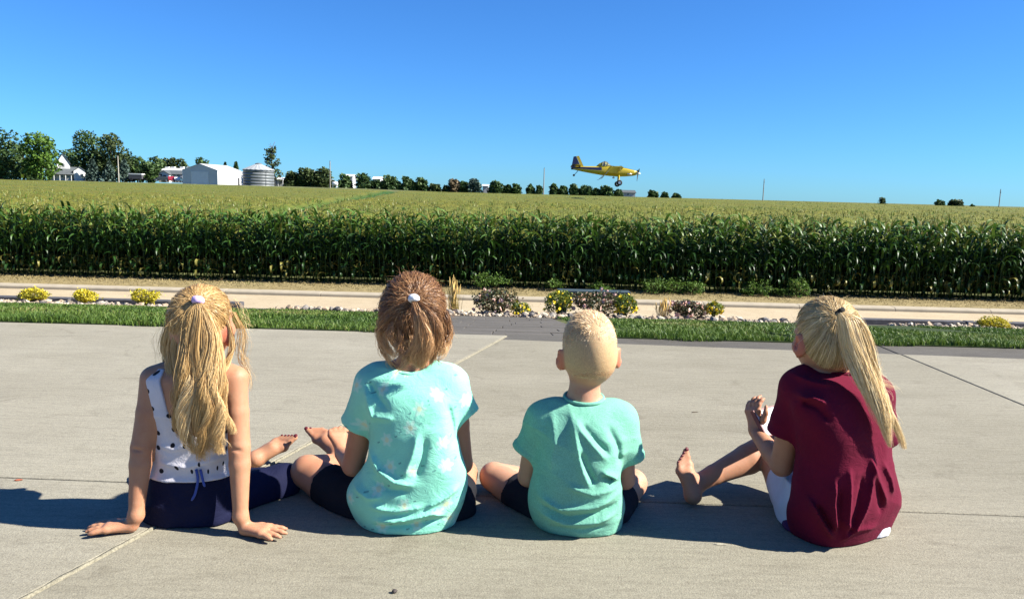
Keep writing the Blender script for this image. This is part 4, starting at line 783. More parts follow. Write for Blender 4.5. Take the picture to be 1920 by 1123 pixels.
# bench
bl = plain('blue_grey_bench_paint', (.040, .058, .068), .85, .08, .12, 25); Yb = 10.55; x0, z0 = xz(1045, 541.5, Yb); x1, _ = xz(1180, 545, Yb); z0 -= .02; gzb = float(bedz(10.55))
root = thing('bench', 'low blue grey bench behind the roses and yellow flowers', 'bench', ((x0 + x1) / 2, Yb, gzb))
for k in range(2): bevel(MB().box(((x0 + x1) / 2, Yb - .09 + .115 * k, z0), (x1 - x0, .108, .03)).build('seat_plank', bl, root), .006)
for x in (x0 + .08, x1 - .10): bevel(MB().box((x, Yb - .03, (gzb + z0 - .025) / 2), (.10, .20, z0 - .025 - gzb)).build('leg', bl, root), .006)
MB().box(((x0 + x1) / 2, Yb + .08, z0 - .07), (x1 - x0 - .24, .05, .08)).build('stretcher', bl, root)
# litter on the concrete
def litter(name, px, py, label, cat, L, r_, c, ang):
    b = G(px, py); root = MB(); t = np.linspace(-.5, .5, 5); root.tube(np.stack([L * t * math.cos(ang), L * t * math.sin(ang) + .08 * L * np.sin(4 * t), np.full(5, r_ * .9)], 1), [r_ * .4, r_, r_ * 1.1, r_ * .8, r_ * .3], 6); tag(root.build(name, plain(name + '_skin', c, .8, .2, .2, 60), None, np.zeros(3)), label, cat).location = [float(v) for v in b]
litter('dry_leaf', 35, 901, 'small red brown leaf on the concrete near the left edge', 'leaf', .022, .003, (.30, .09, .05), .1)
litter('twig', 1350, 1021, 'curled pale twig on the concrete below the maroon shirted child', 'twig', .035, .002, (.42, .38, .28), -.2)
litter('twig', 1303, 773, 'thin dark twig on the concrete beyond the raised bare foot', 'twig', .03, .002, (.10, .08, .06), .05)
litter('pebble', 740, 1111, 'tiny dark pebble at the bottom edge of the picture', 'pebble', .012, .005, (.06, .05, .045), .3)
litter('pebble', 683, 790, 'tiny black pebble on the concrete left of the daisy shirt sleeve', 'pebble', .008, .003, (.04, .035, .03), .3)
# ---------------------------------------------------------------- bodies and clothes from blended distance fields
class Field:
    def __init__(s, h): s.h = h; s.ops = []
    def add(s, fn, lo, hi, k=.012, op='u'): s.ops.append((fn, np.asarray(lo, float), np.asarray(hi, float), k, op)); return s
    def cone(s, a, b, ra, rb, k=.012, op='u'):
        a, b = np.asarray(a, float), np.asarray(b, float); ab = b - a; L2 = ab @ ab + 1e-12; r = max(ra, rb)
        def fn(X, Y, Z):
            px, py, pz = X - a[0], Y - a[1], Z - a[2]; t = np.clip((px * ab[0] + py * ab[1] + pz * ab[2]) / L2, 0, 1)
            return np.sqrt((px - t * ab[0]) ** 2 + (py - t * ab[1]) ** 2 + (pz - t * ab[2]) ** 2) - (ra + (rb - ra) * t)
        return s.add(fn, np.minimum(a, b) - r, np.maximum(a, b) + r, k, op)
    def chain(s, pts, rad, k=.012, op='u'):
        sub_ = Field(s.h)                           # one limb: its pieces meet without swelling at the joints
        for i in range(len(pts) - 1): sub_.cone(pts[i], pts[i + 1], rad[i], rad[i + 1])
        def fn(X, Y, Z):
            d = None
            for f, *_ in sub_.ops:
                e = f(X, Y, Z)
                if d is None: d = e
                else: h = np.maximum(.006 - np.abs(d - e), 0); d = np.minimum(d, e) - h * h / .024
            return d
        return s.add(fn, np.min([o[1] for o in sub_.ops], 0), np.max([o[2] for o in sub_.ops], 0), k, op)
    def ell(s, c, r, M=None, k=.012, op='u'):
        c = np.asarray(c, float); r = np.asarray(r, float); M = np.eye(3) if M is None else np.asarray(M); R_ = r.max()
        def fn(X, Y, Z):
            q = [(X - c[0]) * M[0, i] + (Y - c[1]) * M[1, i] + (Z - c[2]) * M[2, i] for i in range(3)]
            k0 = np.sqrt(sum((q[i] / r[i]) ** 2 for i in range(3))); k1 = np.sqrt(sum((q[i] / r[i] ** 2) ** 2 for i in range(3))) + 1e-9
            return k0 * (k0 - 1) / k1
        return s.add(fn, c - R_, c + R_, k, op)
    def stack(s, rows, pad=0, k=.02, op='u', p=2.3, padb=None, yaw=0):
        """rows (y px, x left px, x right px, distance, half depth): cross-sections of a torso"""
        padb = pad if padb is None else padb; c = []
        for (y, xl, xr, Yc, b) in rows: L, Rr = P(xl, y, Yc), P(xr, y, Yc); m = (L + Rr) / 2; c.append((m[2], m[0], m[1], (Rr[0] - L[0]) / 2 + pad, b + padb))
        c = np.array(sorted(c)); t = np.arange(len(c)); tt = np.linspace(0, len(c) - 1, 80); f = np.empty((80, 5))
        for j in range(5):
            v = c[:, j]; d = np.gradient(v); i = np.minimum(tt.astype(int), len(c) - 2); u = tt - i
            f[:, j] = (2 * u ** 3 - 3 * u ** 2 + 1) * v[i] + (u ** 3 - 2 * u ** 2 + u) * d[i] + (-2 * u ** 3 + 3 * u ** 2) * v[i + 1] + (u ** 3 - u ** 2) * d[i + 1]
        f[:, 0] = np.maximum.accumulate(f[:, 0]); z0, z1 = f[0, 0], f[-1, 0]
        def fn(X, Y, Z):
            zz = Z; cx, cy, a, b = [np.interp(zz.ravel(), f[:, 0], f[:, j]).reshape(zz.shape) for j in (1, 2, 3, 4)]
            dx, dy = X - cx, Y - cy
            if yaw:                                      # the torso turned about its own axis, keeping its width as seen
                cs, sn = math.cos(yaw), math.sin(yaw); a = np.sqrt(np.maximum(a * a - (b * sn) ** 2, 1e-6)) / cs; dx, dy = dx * cs + dy * sn, dy * cs - dx * sn
            rho = (np.abs(dx / a) ** p + np.abs(dy / b) ** p) ** (1 / p); d = (rho - 1) * np.minimum(a, b); e = np.maximum(zz - z1, z0 - zz)
            return np.where(e > 0, np.sqrt(np.maximum(d, 0) ** 2 + e ** 2) + np.minimum(d, 0) * 0, np.maximum(d, e - .004))
        am = f[:, 3].max() * 1.25; bm = f[:, 4].max() * (1.6 if yaw else 1)
        return s.add(fn, (f[:, 1].min() - am, f[:, 2].min() - bm, z0), (f[:, 1].max() + am, f[:, 2].max() + bm, z1), k, op)
    def plane(s, p, n, c, rad):                      # cut away what lies beyond p along n, within rad of c
        p, n, c = np.asarray(p, float), np.asarray(n, float), np.asarray(c, float); n = n / np.linalg.norm(n)
        return s.add(lambda X, Y, Z: -((X - p[0]) * n[0] + (Y - p[1]) * n[1] + (Z - p[2]) * n[2]), c - rad, c + rad, 0, 'cutbox')
    def bounds(s):
        u = [o for o in s.ops if o[4] == 'u']; return np.min([o[1] for o in u], 0) - .02, np.max([o[2] for o in u], 0) + .02
    def mesh(s, fold=None, floor=.0015):
        h = s.h; lo, hi = s.bounds(); lo = lo.copy(); lo[2] = max(lo[2], -.012); n = np.ceil((hi - lo) / h).astype(int) + 1
        D = np.full(n, .5, np.float32); ax = [lo[i] + h * np.arange(n[i]) for i in range(3)]
        for fn, a, b, k, op in s.ops:
            i0 = np.clip(np.floor((a - k - 3 * h - lo) / h).astype(int), 0, n); i1 = np.clip(np.ceil((b + k + 3 * h - lo) / h).astype(int) + 1, 0, n)
            if (i1 <= i0).any(): continue
            sl = tuple(slice(i0[i], i1[i]) for i in range(3)); X, Y, Z = ax[0][sl[0]][:, None, None], ax[1][sl[1]][None, :, None], ax[2][sl[2]][None, None, :]
            X, Y, Z = np.broadcast_arrays(X, Y, Z) if True else (X, Y, Z)
            d = fn(X, Y, Z).astype(np.float32); o = D[sl]
            if op == 'u': hh = np.maximum(k - np.abs(o - d), 0); D[sl] = np.minimum(o, d) - hh * hh / (4 * max(k, 1e-6))
            elif op == 's': hh = np.maximum(k - np.abs(o + d), 0); D[sl] = np.maximum(o, -d) + hh * hh / (4 * max(k, 1e-6))
            elif op == 'cutbox': D[sl] = np.maximum(o, -d)
        if fold is not None:
            i = np.where(np.abs(D) < .03); pts = np.stack([ax[j][i[j]] for j in range(3)], 1); D[i] -= fold(pts).astype(np.float32)
        D = np.maximum(D, (floor - ax[2])[None, None, :].astype(np.float32))
        return surfnet(D, lo, h)
def surfnet(D, lo, h):
    S = D < 0; n = np.array(D.shape) - 1; cnt = np.zeros(n, np.uint8); cor = [(i, j, k) for i in (0, 1) for j in (0, 1) for k in (0, 1)]
    for i, j, k in cor: cnt += S[i:i + n[0], j:j + n[1], k:k + n[2]]
    cell = np.argwhere((cnt > 0) & (cnt < 8)); idx = np.full(n, -1, np.int32); idx[tuple(cell.T)] = np.arange(len(cell))
    val = np.stack([D[tuple((cell + c).T)] for c in cor], 1); acc = np.zeros((len(cell), 3)); w = np.zeros(len(cell)); ca = np.array(cor, float)
    for a in range(8):
        for b in range(a + 1, 8):
            if np.abs(ca[a] - ca[b]).sum() != 1: continue
            m = (val[:, a] < 0) != (val[:, b] < 0); t = val[m, a] / (val[m, a] - val[m, b]); acc[m] += ca[a] + t[:, None] * (ca[b] - ca[a]); w[m] += 1
    V = lo + h * (cell + acc / w[:, None]); F = []
    for ax in range(3):
        o1, o2 = [(1, 2), (2, 0), (0, 1)][ax]; sl0 = [slice(None)] * 3; sl1 = [slice(None)] * 3; sl0[ax] = slice(0, -1); sl1[ax] = slice(1, None)
        A, B = S[tuple(sl0)], S[tuple(sl1)]; e = np.argwhere(A != B); e = e[(e[:, o1] > 0) & (e[:, o2] > 0) & (e[:, o1] < D.shape[o1] - 1) & (e[:, o2] < D.shape[o2] - 1)]
        u1 = np.zeros(3, int); u1[o1] = 1; u2 = np.zeros(3, int); u2[o2] = 1
        q = np.stack([idx[tuple((e - a).T)] for a in (u1 * 0, u1, u1 + u2, u2)], 1); fl = A[tuple(e.T)]
        q[~fl] = q[~fl][:, ::-1]; F.append(q[(q >= 0).all(1)])
    F = np.concatenate(F); V = relax(V, F, 2); return V, F
def relax(V, F, it):
    e = np.concatenate([F[:, [0, 1]], F[:, [1, 2]], F[:, [2, 3]], F[:, [3, 0]]])
    for _ in range(it):
        s = np.zeros_like(V); c = np.zeros(len(V))
        for j in range(3): s[:, j] = np.bincount(e[:, 0], V[e[:, 1], j], len(V)) + np.bincount(e[:, 1], V[e[:, 0], j], len(V))
        c = np.bincount(e[:, 0], minlength=len(V)) + np.bincount(e[:, 1], minlength=len(V)); V = V * .45 + .55 * s / np.maximum(c, 1)[:, None]
    return V
def seg_d(p, a, b):
    ab = b - a; t = np.clip(((p - a) @ ab) / (ab @ ab + 1e-12), 0, 1); return np.linalg.norm(p - a - t[:, None] * ab, axis=1), t
def folds(lines, Yb, yc, amp=.0035, f=34, seed=1, rough=.0016):
    """cloth folds: ridges (height > 0) and valleys along photographed lines on the back, plus soft unevenness"""
    L = [([P(x, y, Yb)[[0, 2]] for x, y in pts], w, hgt) for pts, w, hgt in lines]
    def fn(p):
        wr = 1 - np.abs(vnoise(p * [1, 1, 1.5], f * .85, seed + 3)); d = amp * vnoise(p * [1, 1, .75], f, seed) + 1.7 * amp * (wr ** 3 - .3) * np.clip(.55 + .6 * vnoise(p, 9, seed + 5), 0, 1) + rough * vnoise(p, f * 2.6, seed + 9); q = p[:, [0, 2]]; back = np.clip((yc + .02 - p[:, 1]) / .04, 0, 1)
        for pts, w, hgt in L:
            best = np.full(len(p), 9.); tb = np.zeros(len(p)); m = len(pts) - 1
            for i in range(m):
                dd, t = seg_d(q, pts[i], pts[i + 1]); k = dd < best; best[k] = dd[k]; tb[k] = (i + t[k]) / m
            d = d + 1.6 * hgt * np.exp(-(best / (w * .85)) ** 1.35) * back * np.clip(np.minimum(tb, 1 - tb) * 5 + .15, 0, 1)
        return d
    return fn
def basis(yaw, pitch=0, roll=0):
    M = Matrix.Rotation(yaw, 3, 'Z') @ Matrix.Rotation(pitch, 3, 'X') @ Matrix.Rotation(roll, 3, 'Y'); return np.array(M)
def unit(v): v = np.asarray(v, float); return v / np.linalg.norm(v)
def hand(F, W, f, th, up, curl=.12, s=1.0, spread=.22, thumb=.7, fr=.0066):
    """wrist W, finger direction f, thumb side th, back of the hand up"""
    W, f, th, up = np.asarray(W, float), unit(f), unit(th), unit(up); kn = []
    for o in (.95, .33, -.33, -.95): kn.append(W + f * (.060 + .004 * (1 - abs(o))) * s + th * o * .0235 * s + up * .002)
    for k_ in kn: F.cone(W + up * .001 + (k_ - W) * .12, k_, .013 * s, .0098 * s, .010)
    F.cone(kn[0], kn[3], .0092 * s, .0082 * s, .008)
    for i, (o, L) in enumerate(zip((.95, .33, -.33, -.95), (.047, .053, .049, .038))):
        p = kn[i]; d = unit(f + th * o * spread); a = curl * .5; pts = [p]
        for j, fr_ in enumerate((.44, .32, .26)):
            dd = d * math.cos(a) - up * math.sin(a); p = p + dd * L * fr_ * s; pts.append(p); a += curl
        F.chain(pts, [fr * 1.12 * s, fr * 1.05 * s, fr * .95 * s, fr * .78 * s], .0035)
    a0 = W + f * .014 * s + th * .014 * s; d = unit(f * .75 + th * thumb - up * .1); p1 = a0 + d * .030 * s; p2 = p1 + unit(f * .95 + th * thumb * .45 - up * .1) * .024 * s; p3 = p2 + unit(f - up * .15) * .019 * s
    F.chain([a0, p1, p2, p3], [.012 * s, .0092 * s, .0078 * s, .0060 * s], .007)
def foot(F, heel, toe, up, inner, ankle, L=.165, r_an=.026, toes_up=.25):
    """heel and toe: points on the sole line; up: towards the instep; inner: big toe side. Returns the toe tips"""
    heel = np.asarray(heel, float); d = unit(np.asarray(toe, float) - heel); up = unit(up - d * (np.dot(up, d))); inner = unit(inner - d * np.dot(inner, d) - up * np.dot(inner, up)); s = L / .165
    hb = heel + d * .022 * s + up * .022 * s; F.ell(hb, (.023 * s,) * 3, None, .012)
    bi, bo = heel + d * .118 * s + up * .014 * s + inner * .019 * s, heel + d * .106 * s + up * .011 * s - inner * .021 * s
    F.cone(hb, bi, .021 * s, .0145 * s, .014); F.cone(hb, bo, .020 * s, .0115 * s, .014); F.cone(bi, bo, .0140 * s, .0110 * s, .012)
    F.cone(np.asarray(ankle), heel + d * .085 * s + up * .026 * s, r_an, .017 * s, .018); F.cone(np.asarray(ankle), hb, r_an, .022 * s, .016)
    tips = []
    for i, t in enumerate((0, .27, .5, .74, 1.0)):
        b = bi * (1 - t) + bo * t; Lt = (.046, .041, .036, .031, .026)[i] * s; r = (.0102, .0074, .0070, .0066, .0062)[i] * s
        a = b + d * Lt * .55 + up * (.002 + Lt * toes_up * .4); e = b + d * Lt + up * (Lt * toes_up - .001); F.chain([b + d * .004, a, e], [r * 1.05, r * .92, r], .0045); tips.append((e, r))
    return tips, d, up
def head(F, c, M, s=1.0, rz=.092, rx=.071, ears=True):
    g = lambda x, y, z: c + M @ (np.array([x, y, z]) * s)
    F.ell(g(0, -.006, .004), (rx * s, .089 * s, rz * s), M, .01); F.ell(g(0, -.020, -.024), (rx * .985 * s, .071 * s, .072 * s), M, .015); F.ell(g(0, .022, -.042), (.054 * s, .060 * s, .056 * s), M, .03)
    F.ell(g(0, .060, -.078), (.022 * s, .018 * s, .016 * s), M, .02); F.ell(g(0, .074, .006), (.045 * s, .014 * s, .016 * s), M, .015)
    for sx in (-1, 1):
        F.ell(g(sx * .034, .062, -.036), (.022 * s, .018 * s, .020 * s), M, .015); F.ell(g(sx * .029, .086, -.012), (.014 * s, .010 * s, .010 * s), M, .008, 's')
    F.cone(g(0, .082, -.008), g(0, .096, -.036), .0065 * s, .0095 * s, .01); F.ell(g(0, .081, -.058), (.021 * s, .010 * s, .0045 * s), M, .004); F.ell(g(0, .080, -.067), (.017 * s, .010 * s, .0045 * s), M, .004)
    if ears:
        for sx in (-1, 1):
            E = M @ np.array(Matrix.Rotation(-sx * R(38), 3, 'Z')); F.ell(g(sx * (rx + .009), -.008, -.030), (.0078 * s, .020 * s, .031 * s), E, .005); F.ell(g(sx * (rx + .0165), -.002, -.026), (.0045 * s, .010 * s, .017 * s), E, .004, 's'); F.ell(g(sx * (rx + .002), .004, -.056), (.0065 * s, .009 * s, .010 * s), E, .006)
    return g
def eyes(body, g, M, s):
    w = NT('eye_white').set(base=(.75, .73, .70), rough=.2, spec=.5).m if 'eye_white' not in bpy.data.materials else bpy.data.materials['eye_white']; ir = NT('blue_iris').set(base=(.05, .10, .16), rough=.1).m if 'blue_iris' not in bpy.data.materials else bpy.data.materials['blue_iris']
    for sx in (-1, 1):
        e = MB().ell(g(sx * .029, .0755, -.012), (.0105 * s,) * 3, 14, 10, M).build('eye', w, body, smooth=True); e['_o'] = body['_o']; MB().ell(g(sx * .029, .0828, -.012), (.0052 * s, .0036 * s, .0052 * s), 12, 8, M).build('iris', ir, e, smooth=True)

# ---- hair: every strand is a thin three-sided tube
def strands_mesh(name, P_, rad, tint, mat, parent, core=None):
    """thin ribbons that face away from the core of the hair (with some twist each)"""
    N, S, _ = P_.shape; t = np.gradient(P_, axis=1); t /= np.linalg.norm(t, axis=2, keepdims=True) + 1e-9
    n = P_ - (core if core is not None else P_.mean((0, 1))); n /= np.linalg.norm(n, axis=2, keepdims=True) + 1e-9; u = np.cross(t, n); u /= np.linalg.norm(u, axis=2, keepdims=True) + 1e-9; w = np.cross(u, t)
    a = np.random.default_rng(N).normal(0, .55, (N, 1, 1)); u = np.cos(a) * u + np.sin(a) * w; rr = (rad[:, None] * np.interp(np.linspace(0, 1, S), [0, .7, 1], [1, .9, .2])[None])[..., None]
    V = np.stack([P_ - rr * u, P_ + rr * u], 2).reshape(-1, 3); b = (np.arange(N)[:, None] * S * 2 + np.arange(S - 1)[None] * 2).ravel()[:, None]; F = b + np.array([[0, 1, 3, 2]])
    tv = np.repeat((tint if tint.ndim == 2 else np.repeat(tint[:, None], S, 1)).reshape(-1), 2)
    return mk(name, V, F, mat, parent, attrs={'tint': np.clip(tv, 0, 1)})
def spline(pts, S):
    pts = np.asarray(pts, float); t = np.linspace(0, len(pts) - 1, S); d = np.gradient(pts, axis=0); i = np.minimum(t.astype(int), len(pts) - 2); u = (t - i)[:, None]
    return (2 * u ** 3 - 3 * u ** 2 + 1) * pts[i] + (u ** 3 - 2 * u ** 2 + u) * d[i] + (-2 * u ** 3 + 3 * u ** 2) * pts[i + 1] + (u ** 3 - u ** 2) * d[i + 1]
LOCK_CORE = []
def lock(guide, radii, n, r, S=16, wave=.006, freq=1.9, frizz=.0007, flat=.55, tb=.5, spread=1.0):
    """one lock of hair: strands that run side by side along a guide and wave together"""
    n = int(n * 1.9); g = spline([P(*q) for q in guide], S); s = np.linspace(0, 1, S); rd = np.interp(s, np.linspace(0, 1, len(radii)), radii)
    a = r.uniform(0, 6.28, n); o = np.sqrt(r.uniform(0, 1, n)) * spread; off = np.stack([o * np.cos(a), o * np.sin(a)], 1); off *= np.where(r.random(n) < .06, 1.7, 1)[:, None]; end = r.uniform(.70, 1.04, n)
    X = off[:, None, 0] * rd[None]; Yv = off[:, None, 1] * rd[None] * flat; env = (np.clip(s * 1.8, 0, 1) * (.55 + .6 * s))[None]; ph = r.uniform(0, 6.28, 2); k1, k2 = r.normal(0, 1.0, 2)
    ph1 = ph[0] + k1 * off[:, 0] + .25 * r.normal(size=n); fq = freq * (1 + .05 * r.normal(size=n))
    X = X + wave * env * np.sin(6.28 * fq[:, None] * s[None] + ph1[:, None]); Yv = Yv + .6 * wave * env * np.sin(6.28 * fq[:, None] * s[None] + (ph1 + 1.6)[:, None])
    fz = frizz * np.stack([np.sin(s[None] * r.uniform(5, 16, (n, 1)) + r.uniform(0, 6.28, (n, 1))) for _ in range(3)], 2) * (.3 + env[..., None]) * r.uniform(.3, 2.2, (n, 1, 1)); t = s[None] * end[:, None]
    gi = np.stack([np.interp(t, s, g[:, j]) for j in range(3)], 2); LOCK_CORE.append(gi + [0, .035, -.004]); gi = gi.copy(); gi[..., 0] += X; gi[..., 1] += Yv; gi += fz
    return gi, np.clip(tb + .09 * r.normal() + .10 * np.sin(off[:, 0] * 5 + ph[1]) + .11 * r.normal(size=n), 0, 1)
def occiput(u):                                        # the back of the skull is fuller low down
    return 1 + .17 * np.clip(-u[..., 2] * 1.5, 0, 1) * np.clip(.55 - u[..., 1], 0, 1)
def pulled(c, M, rad, tie, n, r, keep, S=11, lift=.05, flare=0, mess=.003, tb=.5):
    """strands combed from the scalp to the hair tie (tie: local unit direction)"""
    u = r.normal(size=(n * 4, 3)); u /= np.linalg.norm(u, axis=1, keepdims=True); u = u[keep(u)][:n]; n = len(u); t = np.asarray(tie) / np.linalg.norm(tie); s = np.linspace(0, 1, S); om = np.arccos(np.clip(u @ t, -1, 1)); so_ = np.sin(om) + 1e-6
    d = (np.sin((1 - s)[None] * om[:, None]) / so_[:, None])[..., None] * u[:, None] + (np.sin(s[None] * om[:, None]) / so_[:, None])[..., None] * t; az = np.arctan2(*(u - (u @ t)[:, None] * t)[:, [0, 2]].T)
    gro = np.sin(az * 19 + 2 * np.sin(az * 5)) + .6 * np.sin(az * 41 + 1.3); up = 1.03 + (lift + .5 * flare * np.abs(u[:, 0]))[:, None] * np.sin(math.pi * s ** .8)[None] * r.uniform(.55, 1.25, (n, 1)) + .005 * gro[:, None] * np.sin(math.pi * s)[None] + .03 * s[None] ** 6
    p = d * np.asarray(rad) * (up * occiput(d))[..., None]; p = p + mess * np.stack([np.sin(s[None] * r.uniform(4, 14, (n, 1)) + r.uniform(0, 6.28, (n, 1))) for _ in range(3)], 2) * np.sin(math.pi * s)[None, :, None]
    return c + p @ M.T, np.clip(tb + .08 * gro + .14 * r.normal(size=n), 0, 1)
def wisps(c, M, rad, n, r, L=(.03, .08), S=8, keep=None):
    u = r.normal(size=(n * 4, 3)); u /= np.linalg.norm(u, axis=1, keepdims=True); u = u[keep(u)][:n] if keep else u[:n]; n = len(u); d = u + .9 * r.normal(size=(n, 3)); d /= np.linalg.norm(d, axis=1, keepdims=True); s = np.linspace(0, 1, S)
    d2 = r.normal(size=(n, 3)); p = (u * np.asarray(rad) * 1.05)[:, None] + (d[:, None] * s[None, :, None] + .5 * d2[:, None] * (s ** 2)[None, :, None]) * r.uniform(*L, (n, 1, 1)); p[..., 2] -= (s ** 2)[None] * .02
    return c + p @ M.T, r.uniform(.4, 1, n)
def hair_mat(name, stops, trans=.25):
    n = NT(name); col = n.ramp(n.attr('tint'), stops); n.set(base=col, rough=.43, spec=.45); n.translucent(col, trans); return n.m

# ---- skin and cloth
def skin_mat(name, base, hairc):
    n = NT(name); co = n.coord(); c = n.ramp(n.noise(co, 22, 6, .7), [(.3, tuple(np.array(base) * (.94, .84, .80))), (.5, tuple(base)), (.7, tuple(np.array(base) * (1.06, 1.08, 1.07)))])
    fuzz = n.ramp(n.noise(n.coord(scale=(1, 1, .28)), 620, 2, .8), [(.35, tuple(x * .78 for x in hairc)), (.65, tuple(min(1, x * 1.18) for x in hairc))]); c = n.mix(n.attr('scalp'), c, fuzz); c = n.mix(n.math('MULTIPLY', n.attr('ear_red_glow'), .75), c, (.46, .125, .07)); n.set(base=c, rough=.56, spec=.3, sss=.2); n.p.inputs['Subsurface Radius'].default_value = (1, .32, .16); n.p.inputs['Subsurface Scale'].default_value = .012  # red mixed in at the ears: their own redness and painted backlight
    n.bump(n.math('ADD', n.noise(co, 420, 2, .6), n.math('MULTIPLY', n.noise(co, 95, 3, .6), 1.5)), .16, .0010); return n.m
def cloth_mat(name, c, rough=.88, var=.10, sheen=.05, heather=0, weave=700):
    n = NT(name); co = n.coord(); col = n.ramp(n.noise(co, 9, 4, .6), [(.3, tuple(x * (1 - var) for x in c)), (.7, tuple(min(1, x * (1 + var)) for x in c))])
    if heather: col = n.mix(1.0, col, n.ramp(n.noise(n.coord(scale=(1, 1, .5)), 480, 2, .9), [(.3, (1 - heather,) * 3), (.7, (1 + heather,) * 3)]), 'MULTIPLY')
    n.set(base=col, rough=rough, spec=.18, sheen=sheen); wk = n.noise(n.coord(scale=(1, 1, 1.35)), 17, 5, .62, .8); n.bump(n.math('ADD', n.math('MULTIPLY', n.noise(co, weave, 2, .6), .22), n.math('MULTIPLY', n.math('ABSOLUTE', n.math('SUBTRACT', wk, .5)), -5.0)), .27, .0045); n.col = col; return n
def person(name_label, F, loc, mat, scalp=None, ears=None):
    V, Q = F.mesh(); sc_ = scalp(V) if scalp is not None else np.zeros(len(V)); bl_ = np.zeros(len(V))
    if ears:                                             # ears naturally redder, plus sun glow through them painted into the colour
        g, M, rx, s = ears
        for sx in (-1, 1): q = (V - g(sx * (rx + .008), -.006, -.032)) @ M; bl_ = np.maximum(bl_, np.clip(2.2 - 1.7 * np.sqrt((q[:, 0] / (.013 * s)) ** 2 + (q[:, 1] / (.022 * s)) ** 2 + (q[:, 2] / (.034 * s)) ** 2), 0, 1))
    o = mk('person', V, Q, mat, None, np.array(loc), attrs={'scalp': sc_ * (1 - bl_), 'ear_red_glow': bl_}); tag(o, name_label, 'person'); o['_o'] = tuple(float(x) for x in loc); return o
def nails(body, tips, d, up, mat):
    for e, r in tips: M = np.stack([unit(np.cross(d, up)), unit(d), unit(up)], 1); MB().ell(e + np.asarray(d) * r * .45 + np.asarray(up) * r * .72, (r * .72, r * .75, r * .34), 10, 6, M).build('toenail', mat, body, smooth=True)
def ring_mesh(c, ax, r0, r1, n=24, m=10, wob=.0):
    ax = unit(ax); u = unit(np.cross(ax, [0.3, 1, .2])); w = np.cross(ax, u); V = []; F = []
    for i in range(n):
        a = i * 6.283 / n; q = math.cos(a) * u + math.sin(a) * w; rr = r0 * (1 + wob * math.sin(7 * a))
        for j in range(m): b = j * 6.283 / m; V.append(c + q * (rr + r1 * math.cos(b)) + ax * r1 * 1.25 * math.sin(b)); F.append((i * m + j, ((i + 1) % n) * m + j, ((i + 1) % n) * m + (j + 1) % m, i * m + (j + 1) % m))
    return np.array(V), np.array(F)
def uv_of(V, c):                                     # wrap-around cloth coordinates in metres
    a = np.arctan2(V[:, 0] - c[0], -(V[:, 1] - c[1])); return np.stack([a * .135, V[:, 2], V[:, 2] * 0], 1)
nail_m = plain('dark_red_nail_polish', (.09, .010, .016), .55, .25, .1, 60)
HB = .0039
# ---------------------------------------------------------------- the four children
def sleeve(F, a, b, ra, rb, k=.02, hole=.008, cuff=0, clift=.0035):
    a, b = np.asarray(a, float), np.asarray(b, float); d = unit(b - a); e = b + d * .05; re = rb + (rb - ra) * .05 / np.linalg.norm(b - a); ab = e - a; L2 = ab @ ab
    def fn(X, Y, Z, lift=0, from_=None):
        px, py, pz = X - a[0], Y - a[1], Z - a[2]; t = np.clip((px * ab[0] + py * ab[1] + pz * ab[2]) / L2, 0, 1)
        r = np.sqrt((px - t * ab[0]) ** 2 + (py - t * ab[1]) ** 2 + (pz - t * ab[2]) ** 2) - (ra + (re - ra) * t + lift); pl = (X - b[0]) * d[0] + (Y - b[1]) * d[1] + (Z - b[2]) * d[2]
        r = np.maximum(r, pl); return r if from_ is None else np.maximum(r, -(pl + from_))
    rr = max(ra, rb); lo, hi = np.minimum(a, b) - rr, np.maximum(a, b) + rr; F.add(fn, lo, hi, k)
    if cuff: F.add(lambda X, Y, Z: fn(X, Y, Z, clift, cuff), b - rr - .02, b + rr + .02, .002)
    F.cone(b - d * .03, b + d * .05, rb - hole - .002, rb - hole + .004, 0, 's'); return F
THR = lambda y: np.interp(y, [-1, -.45, -.1, .25, .75, 1], [-.80, -.76, -.36, .10, .55, .62])
def scalp_fn(c, M, rad, lim=None, soft=.12):
    def fn(V):
        q = (V - c) @ M / np.asarray(rad); n = np.linalg.norm(q, axis=1) + 1e-9; u = q / n[:, None]; th = THR(u[:, 1]) if lim is None else np.maximum(THR(u[:, 1]), lim); return np.clip((u[:, 2] - th) / soft + .5, 0, 1) * (n < 1.25)
    return fn
SKIN = (.37, .185, .105)
# ======== girl in the dotted top
r = np.random.default_rng(11); M1 = basis(R(-12), R(6)); c1 = P(379, 604, 1.995); rad1 = (.073, .090, .090)
T1 = [(674, 340, 408, 1.985, .040), (688, 300, 438, 1.975, .046), (710, 278, 450, 1.97, .058), (760, 283, 442, 1.985, .069), (815, 291, 433, 2.0, .070), (865, 288, 432, 2.015, .074), (915, 282, 440, 2.025, .086), (960, 278, 446, 2.03, .094), (986, 285, 440, 2.03, .088), (994, 300, 425, 2.03, .07)]
F = Field(HB); F.stack(T1, 0, .02); F.cone(P(373, 705, 1.975), P(377, 640, 1.99), .037, .033, .03); g1_ = head(F, c1, M1, .98)
SL, EL, WL = P(288, 708, 1.962), P(266, 838, 1.93), P(255, 966, 1.905); SR, ER, WR = P(442, 708, 1.962), P(449, 838, 1.93), P(451, 968, 1.905)
F.chain([P(318, 692, 1.972), SL, (SL * .5 + EL * .5), EL, EL * .75 + WL * .25, WL], [.024, .029, .0285, .0272, .0270, .0185], .022); F.chain([P(415, 692, 1.972), SR, (SR * .5 + ER * .5), ER, ER * .75 + WR * .25, WR], [.024, .029, .0285, .0272, .0270, .0185], .022)
[F.cone(e_ + [-.016, -.0245, .003], e_ + [.014, -.0250, -.001], .0016, .0016, .009, 's') for e_ in (EL, ER)]
